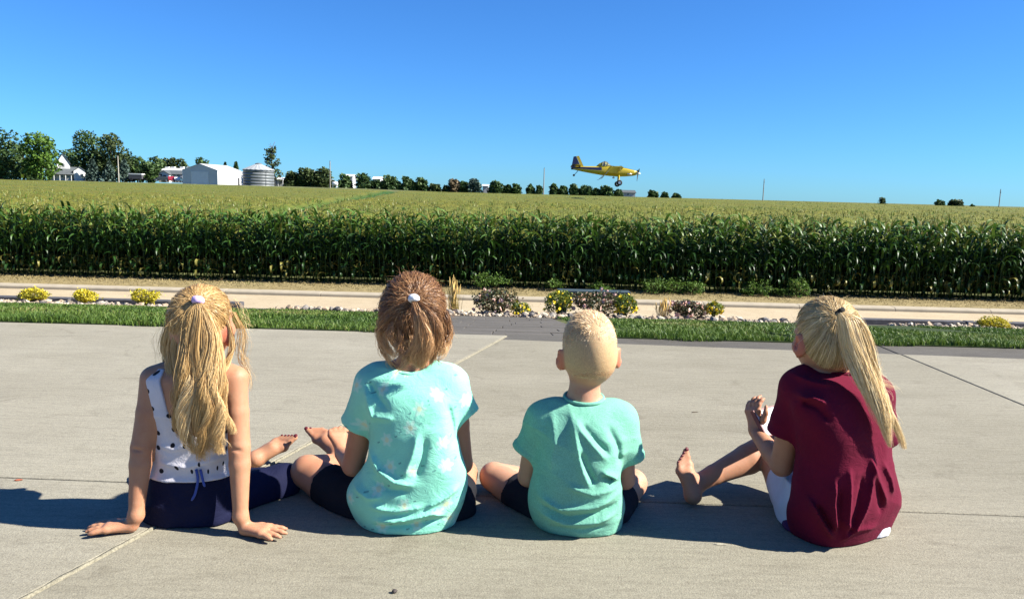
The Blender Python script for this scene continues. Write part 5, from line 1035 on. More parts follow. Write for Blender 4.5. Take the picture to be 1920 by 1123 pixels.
WL2, WR2 = WL.copy(), WR.copy(); WL2[2] = WR2[2] = .017; F.chain([WL, WL2 + [-.010, 0, .006]], [.0200, .0165], .01); F.chain([WR, WR2 + [.010, 0, .006]], [.0200, .0165], .01)
hand(F, WL2 + [-.006, 0, -.001], (-1, -.16, 0), (-.1, 1, 0), (0, 0, 1), .10, 1.0, .30); hand(F, WR2 + [.006, 0, -.001], (1, -.20, 0), (.1, 1, 0), (0, 0, 1), .10, 1.0, .30)
hpL, knL, anL = P(325, 950, 2.06), P(296, 900, 2.27), P(476, 866, 2.42); hpR, knR, anR = P(405, 950, 2.06), P(524, 908, 2.20), P(400, 905, 2.36)
F.chain([hpL, knL, anL], [.070, .044, .025], .02); F.chain([hpR, knR, anR], [.070, .046, .026], .02)
tips, fd, fu = foot(F, P(472, 873, 2.40), P(548, 822, 2.47), (.1, -.55, .8), (.6, -.25, -.6), anL, .158)
t2, fd2, fu2 = foot(F, anR + [.03, .04, -.03], anR + [-.12, .10, -.02], (0, 0, 1), (0, 1, 0), anR, .155)
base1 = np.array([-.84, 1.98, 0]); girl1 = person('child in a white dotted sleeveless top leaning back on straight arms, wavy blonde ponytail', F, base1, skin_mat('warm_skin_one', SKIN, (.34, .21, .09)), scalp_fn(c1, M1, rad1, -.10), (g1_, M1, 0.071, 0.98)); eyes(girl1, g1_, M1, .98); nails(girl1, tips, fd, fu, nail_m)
# dotted top: scooped back, two straps
Ft = Field(.0030); Ft.stack(T1[1:6] + [(882, 284, 437, 2.018, .083)], .0065, .01); xz_ = lambda pts, Y: np.array([P(x, y, Y)[[0, 2]] for x, y in pts])
lft, rgt = xz_([(318, 670), (307, 690), (304, 712), (321, 769), (337, 800), (375, 822)], 1.93), xz_([(412, 670), (413, 690), (411, 712), (408, 760), (402, 800), (376, 822)], 1.93); zb_s = lft[-1, 1]
def scoop(X, Y, Z):
    xl = np.interp(Z, lft[::-1, 1], lft[::-1, 0]); xr = np.interp(Z, rgt[::-1, 1], rgt[::-1, 0]); d = np.maximum(np.maximum(xl - X, X - xr), zb_s - Z); return np.maximum(d, np.where(Z > lft[2, 1], -1, Y - 1.985))
Ft.add(scoop, (-1.2, 1.8, .1), (-.5, 2.1, .6), 0, 's')
V, Q = Ft.mesh(folds([([(295, 835), (330, 842), (372, 830)], .010, .003), ([(290, 868), (350, 876), (425, 862)], .010, .0035), ([(318, 745), (322, 800), (330, 850)], .010, -.002)], 1.93, 2.0, .0012, 30, 3, .0006))
dm = cloth_mat('white_cotton_with_black_dots', (.52, .50, .53), heather=.05); vo = dm.a('ShaderNodeTexVoronoi', feature='F1', voronoi_dimensions='2D'); uvs = dm.attr('wrap', 'Vector'); dm.l(uvs, vo.inputs['Vector']); vo.inputs['Scale'].default_value = 20; vo.inputs['Randomness'].default_value = .6
dm.set(base=dm.mix(dm.ramp(vo.outputs['Distance'], [(.120, (1, 1, 1)), (.148, (0, 0, 0))]), dm.col, (.012, .012, .016))); mk('sleeveless_top', V, Q, dm.m, girl1, attrs={'wrap': uv_of(V, c1)})
pm = cloth_mat('navy_knit_pants', (.005, .0065, .027), .85, .12, 0)
Fp = Field(.004); Fp.stack([(874, 288, 432, 2.017, .073), (890, 284, 437, 2.02, .083), (915, 279, 443, 2.025, .094), (960, 274, 450, 2.03, .101), (984, 280, 445, 2.03, .098), (996, 292, 432, 2.03, .080)], .004, .02); sleeve(Fp, hpR, knR + unit(knR - hpR) * .03, .080, .055, .03); Fp.ell(knR + [.004, 0, 0], (.054, .054, .052), None, .02); sleeve(Fp, knR, knR * .55 + anR * .45, .054, .047, .02); sleeve(Fp, hpL, knL + unit(knL - hpL) * .02, .080, .055, .03); sleeve(Fp, knL, knL * .55 + anL * .45, .053, .045, .02)
V, Q = Fp.mesh(folds([], 1.93, 2.0, .003, 40, 5, .0012)); mk('pants', V, Q, pm.m, girl1)
bm_ = cloth_mat('royal_blue_drawstring', (.05, .08, .28)).m
for pts in ([(368, 880), (371, 900), (366, 925), (359, 938)], [(376, 880), (380, 898), (384, 912)]): MB().tube(spline([P(x, y, 1.933 - .002 * i) for i, (x, y) in enumerate(pts)], 10), [.0035] * 9 + [.002], 7).build('drawstring', bm_, girl1, smooth=True)
# hair
H1 = hair_mat('wavy_blonde_hair', [(0, (.22, .12, .045)), (.35, (.46, .29, .11)), (.65, (.68, .47, .21)), (1, (.85, .66, .36))]); tie1 = unit((np.linalg.inv(M1) @ (P(371, 563, 1.92) - c1)) / np.array(rad1))
cap, tc = pulled(c1, M1, rad1, tie1, 5000, r, lambda u: u[:, 2] > np.maximum(THR(u[:, 1]), -.12), lift=.06, flare=.04, tb=.42); hair1 = strands_mesh('hair', cap, np.full(len(cap), .00055), tc, H1, girl1, c1); hair1['_o'] = girl1['_o']
tp = (371, 566, 1.912); locks = []
for gd, rd, n, w in (([tp, (356, 590, 1.905), (347, 640, 1.90), (348, 700, 1.885), (342, 750, 1.885), (350, 810, 1.89), (358, 850, 1.90)], [.006, .011, .014, .015, .015, .013, .007], 330, .009), ([tp, (372, 590, 1.903), (370, 650, 1.895), (377, 720, 1.88), (374, 780, 1.882), (384, 830, 1.89), (380, 866, 1.90)], [.006, .012, .016, .017, .017, .015, .008], 400, .010),
                      ([tp, (385, 590, 1.905), (395, 645, 1.90), (392, 715, 1.885), (405, 775, 1.884), (398, 825, 1.89), (412, 850, 1.90)], [.006, .011, .014, .016, .015, .013, .007], 330, .010), ([tp, (392, 600, 1.91), (408, 650, 1.91), (418, 715, 1.895), (412, 765, 1.89), (428, 795, 1.89), (437, 812, 1.893)], [.005, .009, .010, .010, .009, .007, .004], 170, .010),
                      ([(352, 575, 1.925), (338, 620, 1.925), (332, 680, 1.915), (340, 740, 1.892), (333, 790, 1.90), (345, 825, 1.905)], [.010, .015, .014, .011, .009, .005], 230, .009), ([(335, 580, 1.95), (322, 620, 1.945), (316, 670, 1.945), (326, 715, 1.925), (330, 760, 1.908)], [.011, .014, .012, .008, .004], 200, .008), ([(318, 600, 1.98), (309, 640, 1.985), (312, 680, 1.98), (322, 705, 1.96)], [.008, .010, .008, .004], 110, .005),
                      ([(438, 585, 1.985), (452, 620, 1.985), (455, 665, 1.985), (462, 700, 1.975), (468, 735, 1.97)], [.008, .014, .014, .010, .005], 16, .008), ([(425, 600, 1.97), (436, 640, 1.965), (425, 680, 1.95), (415, 720, 1.92), (420, 760, 1.91)], [.005, .006, .006, .005, .003], 60, .006), ([(352, 600, 1.91), (340, 660, 1.90), (356, 715, 1.878), (344, 770, 1.878), (352, 825, 1.882), (372, 858, 1.895)], [.003, .006, .007, .007, .006, .003], 120, .015), ([(378, 600, 1.90), (386, 660, 1.89), (372, 715, 1.874), (392, 770, 1.874), (384, 820, 1.88), (398, 852, 1.893)], [.003, .006, .007, .007, .006, .003], 130, .015), ([(392, 610, 1.905), (404, 665, 1.895), (396, 720, 1.878), (414, 770, 1.88), (408, 815, 1.885), (424, 838, 1.895)], [.003, .006, .007, .007, .006, .003], 120, .012), ([(400, 650, 1.93), (407, 685, 1.93), (398, 720, 1.915), (404, 750, 1.90)], [.010, .011, .010, .006], 110, .009)):
    p_, t_ = lock(gd, rd, n, r, 15, w, tb=.55); locks.append((p_, t_))
strands_mesh('ponytail', np.concatenate([q[0] for q in locks]), np.full(sum(len(q[0]) for q in locks), .00055), np.concatenate([q[1] for q in locks]), H1, hair1, np.concatenate(LOCK_CORE)); LOCK_CORE.clear()
fly = [lock(gd, [.006, .016, .012], 8, r, 15, .006, 1.5, .003, tb=.7) for gd in ([(312, 600, 1.99), (297, 625, 2.0), (292, 660, 2.0), (304, 700, 1.99)], [(440, 600, 1.99), (460, 640, 1.98), (464, 690, 1.98), (478, 722, 1.97)], [(440, 560, 1.98), (462, 600, 1.97), (458, 650, 1.97)])]; wp, wt = wisps(c1, M1, rad1, 300, r, (.010, .032), 15, lambda u: u[:, 2] > .1)
strands_mesh('stray_hair', np.concatenate([q[0] for q in fly] + [wp]), np.full(sum(len(q[0]) for q in fly) + len(wp), .00024), np.concatenate([q[1] for q in fly] + [wt]), H1, hair1); LOCK_CORE.clear()
V, Q = ring_mesh(P(371, 563, 1.916), (0, -.45, -.9), .0085, .0075, wob=.06); mk('hair_tie', V, Q, cloth_mat('lilac_elastic', (.48, .36, .60)).m, hair1)

# ======== girl in the daisy shirt
r = np.random.default_rng(22); M2 = basis(R(-8), R(4)); c2 = P(777, 592, 2.03); rad2 = (.078, .092, .100)
T2 = [(676, 738, 806, 2.035, .040), (688, 712, 832, 2.03, .050), (705, 690, 852, 2.02, .062), (740, 684, 859, 2.0, .074), (790, 697, 859, 1.995, .083), (840, 698, 862, 2.0, .088), (880, 682, 872, 2.01, .098), (920, 652, 872, 2.02, .106), (955, 664, 860, 2.03, .108), (984, 688, 845, 2.03, .100), (1002, 712, 830, 2.03, .082)]
F = Field(HB); F.stack(T2[:9], -.020, .02); F.cone(P(771, 705, 2.02), P(776, 635, 2.03), .039, .034, .03); g2_ = head(F, c2, M2, 1.02)
S, E, W = P(697, 716, 2.02), P(662, 872, 2.06), P(640, 850, 2.20); F.chain([P(730, 700, 2.02), S, S * .5 + E * .5, E, W], [.03, .034, .033, .030, .0205], .022); hand(F, W + [0, .005, .004], (-.30, .55, .55), (.7, .5, -.1), (-.2, -.75, .6), .62, .95, .12)
S_, E_, W_ = P(848, 716, 2.02), P(866, 868, 2.07), P(815, 868, 2.27); F.chain([P(815, 700, 2.02), S_, S_ * .5 + E_ * .5, E_, W_], [.03, .034, .033, .030, .0205], .022); hand(F, W_, (-.8, .5, -.1), (0, .5, .8), (.3, .6, .7), .4, .95)
hpL, knL, anL = P(690, 955, 2.09), P(577, 884, 2.20), P(640, 866, 2.36); hpR, knR, anR = P(838, 955, 2.09), P(866, 888, 2.24), P(740, 890, 2.40)
F.chain([hpL, knL, anL], [.076, .049, .028], .02); F.chain([hpR, knR, anR], [.076, .047, .027], .02)
tips, fd, fu = foot(F, P(642, 858, 2.37), P(597, 812, 2.43), (-.35, -.55, .7), (-.75, -.2, -.5), P(655, 868, 2.36), .150); foot(F, anR, anR + [-.13, .04, 0], (0, 0, 1), (0, 1, 0), anR, .155)
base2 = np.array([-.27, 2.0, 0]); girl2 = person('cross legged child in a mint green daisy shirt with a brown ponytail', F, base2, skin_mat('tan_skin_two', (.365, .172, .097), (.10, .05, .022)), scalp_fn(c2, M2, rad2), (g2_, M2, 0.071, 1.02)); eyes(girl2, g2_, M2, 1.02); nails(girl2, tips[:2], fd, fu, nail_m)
Fs = Field(.0034); Fs.stack(T2[1:], .004, .02); Fs.chain([P(730, 700, 2.02), P(697, 716, 2.02)], [.034, .036], .025).chain([P(815, 700, 2.02), P(848, 716, 2.02)], [.034, .036], .025); sleeve(Fs, P(704, 720, 2.02), P(667, 797, 2.03), .050, .044, .03, cuff=.014, clift=.0012); sleeve(Fs, P(842, 720, 2.02), P(877, 778, 2.035), .046, .036, .03, cuff=.014, clift=.0012); Fs.ell(P(772, 676, 2.035), (.060, .060, .034), None, 0, 's')
tw = folds([([(689, 849), (710, 878), (742, 897), (780, 904)], .011, .009), ([(700, 900), (735, 915), (770, 916)], .010, -.006), ([(787, 807), (774, 852), (758, 891)], .012, .007), ([(800, 815), (792, 860), (780, 895)], .012, -.006), ([(703, 974), (764, 968), (812, 958), (833, 966)], .009, .010), ([(700, 986), (770, 982), (830, 974)], .007, -.007), ([(690, 945), (745, 952), (800, 944)], .009, .006), ([(799, 948), (835, 932), (862, 914)], .009, .007), ([(684, 722), (705, 745), (728, 768)], .012, -.007), ([(682, 730), (690, 765), (700, 790)], .009, .006), ([(655, 915), (690, 930), (720, 925)], .010, .006), ([(700, 780), (740, 782)], .009, .005), ([(838, 760), (846, 800), (850, 850)], .010, -.005)], 1.93, 2.02, .0028, 26, 4, .0010)
V, Q = Fs.mesh(tw)
sm = cloth_mat('mint_cotton_with_daisies', (.215, .575, .425), heather=.05); uvs = sm.attr('wrap', 'Vector'); nz = sm.a('ShaderNodeVectorMath', operation='ADD'); nn = sm.a('ShaderNodeTexNoise'); sm.l(uvs, nn.inputs['Vector']); nn.inputs['Scale'].default_value = 60; sc2 = sm.a('ShaderNodeVectorMath', operation='SCALE'); sm.l(nn.outputs['Color'], sc2.inputs[0]); sc2.inputs['Scale'].default_value = .008; sm.l(uvs, nz.inputs[0]); sm.l(sc2.outputs[0], nz.inputs[1])
vo = sm.a('ShaderNodeTexVoronoi', feature='F1', voronoi_dimensions='2D'); sm.l(nz.outputs[0], vo.inputs['Vector']); vo.inputs['Scale'].default_value = 11.8; vo.inputs['Randomness'].default_value = .65
df = sm.a('ShaderNodeVectorMath', operation='SUBTRACT'); sm.l(nz.outputs[0], df.inputs[0])
try: sm.l(vo.outputs['Position'], df.inputs[1])
except Exception: pass
sx = sm.a('ShaderNodeSeparateXYZ'); sm.l(df.outputs[0], sx.inputs[0]); an = sm.math('ARCTAN2', sx.outputs[1], sx.outputs[0]); pet = sm.math('MULTIPLY_ADD', sm.math('COSINE', sm.math('MULTIPLY', an, 6.0)), .040, .225)
inside = sm.ramp(sm.math('SUBTRACT', pet, vo.outputs['Distance']), [(.0, (0, 0, 0)), (.05, (.40, .40, .40)), (.22, (.62, .62, .62))]); core = sm.ramp(vo.outputs['Distance'], [(.06, (.55, .55, .55)), (.10, (0, 0, 0))])
col = sm.mix(inside, sm.col, (.50, .66, .56)); col = sm.mix(core, col, (.55, .52, .25))
w2 = sm.a('ShaderNodeTexWave', wave_type='BANDS'); dash = sm.math('MULTIPLY', sm.ramp(sm.math('ABSOLUTE', sm.math('SUBTRACT', sx.outputs[1], sm.math('MULTIPLY', sx.outputs[0], .4))), [(.0009, (1, 1, 1)), (.0014, (0, 0, 0))]), sm.ramp(sm.math('ABSOLUTE', sm.math('SUBTRACT', vo.outputs['Distance'], .37)), [(.05, (.7, .7, .7)), (.06, (0, 0, 0))]))
col = sm.mix(dash, col, (.03, .09, .12)); sm.set(base=col); mk('shirt', V, Q, sm.m, girl2, attrs={'wrap': uv_of(V, np.array([-.27, 2.03, 0]))})
cpts = [P(771, 684, 2.03) + [.060 * math.sin(a), .058 * math.cos(a), .010 * math.cos(a) - .002] for a in np.linspace(0, 6.283, 33)]; MB().tube(cpts, .0042, 8, False).build('collar', cloth_mat('mint_collar', (.215, .575, .425)).m, girl2, smooth=True)
blk_m = cloth_mat('black_knit_shorts', (.010, .010, .013), .85, .2, 0).m
def shorts(girl, rows, legs, mat, h=.004, name='shorts', amp=.002):
    Fp = Field(h); Fp.stack(rows, .0, .02)
    for a, b, ra, rb in legs: sleeve(Fp, a, b, ra, rb, .03)
    V, Q = Fp.mesh(folds([], 1.93, 2.0, amp, 38, 7, .001)); return mk(name, V, Q, mat, girl)
shorts(girl2, [(905, 690, 850, 2.04, .085), (950, 680, 850, 2.05, .090), (990, 696, 838, 2.05, .082)], [(hpL, hpL * .28 + knL * .72, .088, .062), (hpR, hpR * .30 + knR * .70, .086, .060)], blk_m)
H2 = hair_mat('copper_brown_hair', [(0, (.06, .028, .013)), (.35, (.18, .085, .038)), (.65, (.38, .20, .088)), (1, (.68, .43, .21))], .28); tie2 = unit((np.linalg.inv(M2) @ (P(776, 560, 1.93) - c2)) / np.array(rad2))
cap, tc = pulled(c2, M2, rad2, tie2, 6000, r, lambda u: u[:, 2] > np.maximum(THR(u[:, 1]), -.38), lift=.10, flare=.15, mess=.0055, tb=.45); hair2 = strands_mesh('hair', cap, np.full(len(cap), .00055), tc, H2, girl2, c2); hair2['_o'] = girl2['_o']
tp = (777, 562, 1.915); locks = []
for gd, rd, n, w in (([tp, (790, 590, 1.895), (800, 630, 1.897), (800, 665, 1.908), (790, 690, 1.925)], [.006, .012, .015, .014, .006], 330, .004), ([tp, (802, 585, 1.90), (818, 620, 1.905), (818, 650, 1.918), (805, 683, 1.935)], [.006, .012, .014, .012, .005], 260, .004), ([tp, (784, 600, 1.895), (783, 640, 1.90), (779, 668, 1.915), (788, 690, 1.93)], [.005, .009, .011, .011, .005], 230, .005), ([(740, 590, 1.955), (748, 625, 1.95), (760, 655, 1.945), (775, 682, 1.94)], [.012, .014, .013, .007], 220, .005),
                      ([(722, 585, 1.985), (716, 620, 1.985), (722, 650, 1.98), (740, 670, 1.975)], [.010, .012, .010, .005], 80, .005), ([(714, 600, 2.0), (711, 632, 2.0), (722, 662, 2.0), (738, 684, 1.99)], [.006, .009, .008, .004], 40, .004), ([(832, 585, 1.985), (840, 615, 1.985), (834, 642, 1.98), (818, 665, 1.97)], [.010, .012, .010, .005], 90, .005), ([(838, 600, 2.0), (843, 632, 1.995), (832, 655, 1.99), (822, 668, 1.985)], [.006, .009, .008, .003], 40, .005), ([(752, 605, 1.945), (760, 632, 1.94), (752, 655, 1.945)], [.008, .012, .008], 90, .008), *[([(x_, y_, 1.93), (x_ + dx, y_ + 28, 1.925), (x_ - dx * .4, y_ + 52, 1.925), (x_ + dx * .7, y_ + 74, 1.928)], [.002, .006, .007, .004], 16, .010) for x_, y_, dx in ((746, 610, 8), (758, 625, -9), (812, 605, 10), (828, 600, -8), (768, 618, 7), (738, 600, -8), (822, 612, 8), (790, 622, -10))], ([(720, 605, 1.99), (716, 640, 1.99), (728, 672, 1.985), (745, 700, 1.98)], [.003, .010, .010, .006], 14, .006)):
    p_, t_ = lock(gd, rd, n, r, 15, w, 1.6, .0022, tb=.62); locks.append((p_, t_))
strands_mesh('ponytail', np.concatenate([q[0] for q in locks]), np.full(sum(len(q[0]) for q in locks), .00055), np.clip(np.concatenate([q[1] for q in locks])[:, None] + np.linspace(-.12, .28, 15)[None], 0, 1), H2, hair2, np.concatenate(LOCK_CORE)); LOCK_CORE.clear()
wp, wt = wisps(c2, M2, np.array(rad2) * 1.1, 480, r, (.012, .036), 14, lambda u: (u[:, 2] > -.2) & (u[:, 1] < .5)); strands_mesh('stray_hair', wp, np.full(len(wp), .00024), wt, H2, hair2)
V, Q = ring_mesh(P(776, 560, 1.918), (0, -.5, -.85), .0075, .0075, wob=.08); mk('hair_tie', V, Q, cloth_mat('white_elastic', (.62, .64, .66)).m, hair2)

# ======== boy
r = np.random.default_rng(33); M3 = basis(R(6), R(8), R(-2)); c3 = P(1105, 651, 2.03); rad3 = (.070, .090, .093)
T3 = [(738, 1062, 1128, 2.03, .040), (752, 1044, 1146, 2.02, .048), (768, 1018, 1164, 2.01, .058), (800, 1008, 1173, 1.995, .070), (850, 1005, 1168, 1.99, .078), (895, 1001, 1162, 1.995, .085), (930, 994, 1166, 2.01, .092), (960, 997, 1165, 2.03, .097), (985, 1012, 1160, 2.035, .088), (1001, 1032, 1140, 2.04, .072)]
F = Field(HB); F.stack(T3[:8], -.020, .02); F.cone(P(1094, 760, 2.015), P(1098, 690, 2.03), .042, .040, .03); g3_ = head(F, c3, M3, 1.0, rz=.094, rx=.070)
S, E, W = P(1014, 782, 2.02), P(990, 893, 2.06), P(1040, 880, 2.24); F.chain([P(1040, 768, 2.01), S, S * .5 + E * .5, E, W], [.03, .032, .031, .028, .020], .022); hand(F, W, (.8, .5, -.1), (0, .5, .8), (-.2, .3, .9), .4, .9)
S_, E_, W_ = P(1164, 786, 2.02), P(1172, 898, 2.06), P(1120, 885, 2.24); F.chain([P(1138, 770, 2.01), S_, S_ * .5 + E_ * .5, E_, W_], [.03, .032, .031, .028, .020], .022); hand(F, W_, (-.8, .5, -.1), (0, .5, .8), (.2, .3, .9), .4, .9)
hpL, knL, anL = P(1035, 962, 2.09), P(926, 893, 2.24), P(1060, 905, 2.36); hpR, knR, anR = P(1130, 962, 2.09), P(1186, 906, 2.22), P(1040, 915, 2.33)
F.chain([hpL, knL, anL], [.070, .043, .026], .02); F.chain([hpR, knR, anR], [.070, .043, .026], .02); foot(F, anL, anL + [.12, .05, -.02], (0, -.2, 1), (0, 1, 0), anL, .145); foot(F, anR, anR + [-.12, .05, -.02], (0, -.2, 1), (0, 1, 0), anR, .145)
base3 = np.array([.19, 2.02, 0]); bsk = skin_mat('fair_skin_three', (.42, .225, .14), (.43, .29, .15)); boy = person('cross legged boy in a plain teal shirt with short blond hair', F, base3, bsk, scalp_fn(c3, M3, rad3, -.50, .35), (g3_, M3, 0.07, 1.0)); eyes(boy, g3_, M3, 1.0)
Fs = Field(.0034); Fs.stack(T3[1:], .004, .02); Fs.chain([P(1050, 770, 2.01), P(1014, 782, 2.02)], [.036, .039], .025).chain([P(1130, 772, 2.01), P(1164, 786, 2.02)], [.036, .039], .025); sleeve(Fs, P(1022, 784, 2.02), P(986, 848, 2.03), .047, .040, .03, cuff=.018); sleeve(Fs, P(1158, 786, 2.02), P(1181, 862, 2.03), .046, .041, .03, cuff=.018); Fs.ell(P(1095, 741, 2.022), (.050, .052, .028), None, 0, 's')
tw = folds([([(1078, 785), (1090, 806), (1112, 832), (1136, 858)], .011, .008), ([(1090, 795), (1112, 820), (1142, 852)], .009, -.008), ([(1070, 770), (1080, 830), (1092, 880), (1105, 910)], .010, .007), ([(1085, 840), (1098, 872), (1115, 905)], .010, -.008), ([(1126, 878), (1150, 892), (1160, 900)], .008, .007), ([(1130, 888), (1152, 902)], .007, -.007), ([(1035, 775), (1040, 830), (1030, 880)], .012, .004), ([(1008, 930), (1050, 950), (1110, 946), (1158, 930)], .010, .008), ([(1010, 945), (1060, 965), (1120, 960), (1160, 945)], .008, -.007), ([(1005, 960), (1060, 980), (1120, 976), (1155, 965)], .009, .008), ([(1030, 990), (1090, 992), (1140, 988)], .007, -.005), ([(1060, 905), (1110, 920), (1160, 915)], .010, .005), ([(1140, 800), (1160, 840), (1165, 880)], .010, -.005)], 1.93, 2.02, .0026, 27, 6, .0011)
V, Q = Fs.mesh(tw); bs_m = cloth_mat('heathered_teal_jersey', (.145, .375, .27), heather=.22).m; mk('shirt', V, Q, bs_m, boy)
cpts = [P(1095, 742, 2.018) + [.052 * math.sin(a), .050 * math.cos(a) + .002, .006 * math.cos(a) - .004 + .010 * (1 + math.cos(a)) * .0] for a in np.linspace(0, 6.283, 33)]; MB().tube(cpts, .0052, 8, False).build('collar', bs_m, boy, smooth=True)
shorts(boy, [(925, 1015, 1150, 2.05, .080), (960, 1012, 1152, 2.055, .085), (990, 1022, 1145, 2.055, .078)], [(hpL, hpL * .35 + knL * .65, .080, .056), (hpR, hpR * .36 + knR * .64, .080, .058)], cloth_mat('black_athletic_shorts', (.012, .012, .017), .85, .2, 0).m)
H3 = hair_mat('short_blond_hair', [(0, (.44, .28, .13)), (.4, (.62, .44, .24)), (.7, (.74, .56, .34)), (1, (.84, .68, .45))], .25)
u = r.normal(size=(60000, 3)); u /= np.linalg.norm(u, axis=1, keepdims=True); u = u[(u[:, 2] > np.maximum(THR(u[:, 1]), -.52))][:17000]; n = len(u); wh = unit(np.linalg.inv(M3) @ (P(1118, 612, 1.95) - c3) / np.array(rad3)); tan = u - wh; tan -= (tan * u).sum(1, keepdims=True) * u; dist = np.linalg.norm(tan, axis=1, keepdims=True) + 1e-6; tan /= dist; sw = np.cross(u, tan)
fl = tan * .75 + sw * (.85 * np.exp(-dist * 1.2)) + .11 * r.normal(size=(n, 3)); fl /= np.linalg.norm(fl, axis=1, keepdims=True); top = np.clip((u[:, 2] + .15) / .95, 0, 1) ** 1.3; L = (.0022 + .015 * top) * r.uniform(.7, 1.25, n); s = np.linspace(0, 1, 4); lift = (.10 + .55 * np.exp(-dist[:, 0] * 3) + .5 * np.clip(u[:, 2] - .75, 0, 1)) * top + .12
p = (u * np.asarray(rad3) * 1.012 * occiput(u)[:, None])[:, None] + L[:, None, None] * (fl[:, None] * s[None, :, None] + u[:, None] * (lift[:, None] * (s - .35 * s ** 2)[None])[..., None]); hb = strands_mesh('hair', c3 + p @ M3.T, np.full(n, .00048), np.clip(.50 + .12 * top + .18 * vnoise(u, 9, 5) + .13 * r.normal(size=n), 0, 1), H3, boy, c3)

# ======== girl in the maroon shirt
r = np.random.default_rng(44); M4 = basis(R(12), R(-8), R(4)); c4 = P(1549, 628, 2.05); rad4 = (.076, .094, .096)
T4 = [(680, 1524, 1604, 2.05, .042), (692, 1504, 1628, 2.04, .058), (708, 1486, 1645, 2.03, .075), (745, 1478, 1656, 2.01, .090), (800, 1490, 1668, 2.0, .100), (850, 1497, 1668, 2.005, .104), (895, 1492, 1680, 2.01, .110), (930, 1485, 1692, 2.02, .114), (962, 1476, 1683, 2.035, .115), (1000, 1480, 1666, 2.045, .102), (1018, 1502, 1652, 2.045, .084)]
F = Field(HB); F.stack([(q[0], q[1], q[2], q[3], q[4] * .88) for q in T4[:9]], -.024, .02, yaw=R(33)); F.cone(P(1565, 705, 2.035), P(1555, 655, 2.05), .040, .036, .03); g4_ = head(F, c4, M4, 1.04)
S, E, W = P(1494, 730, 2.03), P(1466, 872, 2.09), P(1416, 808, 2.235); F.chain([P(1520, 712, 2.03), S, S * .5 + E * .5, E, E * .65 + W * .35, W], [.032, .036, .034, .031, .0295, .0200], .022); hand(F, W, (-.06, .30, .95), (.40, -.85, .25), (-.92, -.35, .05), .42, .98, .10, .9)
S_, E_, W_ = P(1640, 738, 2.06), P(1652, 872, 2.13), P(1525, 820, 2.31); F.chain([P(1612, 712, 2.04), S_, S_ * .5 + E_ * .5, E_, W_], [.032, .036, .034, .031, .0205], .022); hand(F, W_, (-.75, .1, .6), (-.3, -.6, .6), (.75, .5, .2), .45, .98)
hpL, knL, anL = P(1512, 962, 2.09), P(1440, 838, 2.33), P(1302, 908, 2.215); hpR, knR, anR = P(1612, 962, 2.12), P(1585, 850, 2.42), P(1470, 905, 2.50)
cL = knL * .72 + anL * .28; F.chain([hpL, hpL * .5 + knL * .5, knL, cL + [0, 0, -.006], anL * .75 + knL * .25, anL], [.074, .060, .045, .046, .030, .026], .02); F.chain([hpR, knR, anR], [.074, .047, .027], .02)
heel = P(1294, 944, 2.185); heel[2] = .004; tips, fd, fu = foot(F, heel, P(1272, 852, 2.235), (.45, -.80, .15), (.85, .42, .1), anL, .150, toes_up=.12); foot(F, anR, anR + [-.14, .05, -.03], (0, 0, 1), (0, 1, 0), anR, .165)
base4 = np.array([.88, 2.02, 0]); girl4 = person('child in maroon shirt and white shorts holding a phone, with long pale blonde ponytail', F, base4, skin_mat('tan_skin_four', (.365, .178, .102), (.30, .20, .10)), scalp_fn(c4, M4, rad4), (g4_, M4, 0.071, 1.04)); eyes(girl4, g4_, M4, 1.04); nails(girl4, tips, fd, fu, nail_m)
Fs = Field(.0035); Fs.stack([(q[0], q[1], q[2], q[3] + .006, q[4] * .88) for q in T4[1:]], .004, .02, yaw=R(33), p=2.5); Fs.chain([P(1520, 714, 2.03), P(1494, 730, 2.03)], [.039, .043], .025).chain([P(1612, 714, 2.04), P(1640, 738, 2.06)], [.039, .043], .025); sleeve(Fs, P(1500, 728, 2.035), P(1470, 812, 2.06), .054, .046, .03, cuff=.014, clift=.0012); sleeve(Fs, P(1636, 740, 2.06), P(1655, 822, 2.11), .052, .045, .03, cuff=.014, clift=.0012); Fs.ell(P(1560, 676, 2.055), (.062, .064, .032), None, 0, 's')
tw = folds([([(1514, 930), (1522, 952), (1536, 976), (1554, 1000)], .006, .011), ([(1526, 938), (1540, 965), (1552, 985)], .008, -.0055), ([(1555, 890), (1549, 930), (1551, 958), (1558, 988)], .008, .010), ([(1566, 900), (1562, 950), (1565, 990)], .007, -.005), ([(1582, 870), (1579, 930), (1575, 1000)], .007, .008), ([(1610, 880), (1598, 940), (1580, 1000)], .009, -.006), ([(1636, 870), (1618, 930), (1590, 985), (1570, 1005)], .009, .010), ([(1626, 850), (1645, 900), (1668, 950)], .010, .009), ([(1640, 890), (1650, 930), (1656, 965)], .010, -.006), ([(1660, 870), (1680, 905), (1686, 935)], .009, .007), ([(1500, 712), (1530, 718), (1560, 722)], .008, .006), ([(1498, 745), (1520, 742), (1545, 752)], .008, .007), ([(1505, 755), (1530, 762), (1548, 785)], .010, -.0055), ([(1560, 960), (1600, 985), (1650, 990)], .010, .005)], 1.93, 2.03, .0026, 25, 8, .001)
V, Q = Fs.mesh(tw); mar = cloth_mat('maroon_jersey', (.098, .003, .018), .95, .12, 0, .06).m; mk('shirt', V, Q, mar, girl4)
cpts = [P(1562, 684, 2.045) + [.062 * math.sin(a), .060 * math.cos(a), .012 * math.cos(a)] for a in np.linspace(0, 6.283, 33)]; MB().tube(cpts, .0055, 8, False).build('collar', mar, girl4, smooth=True)
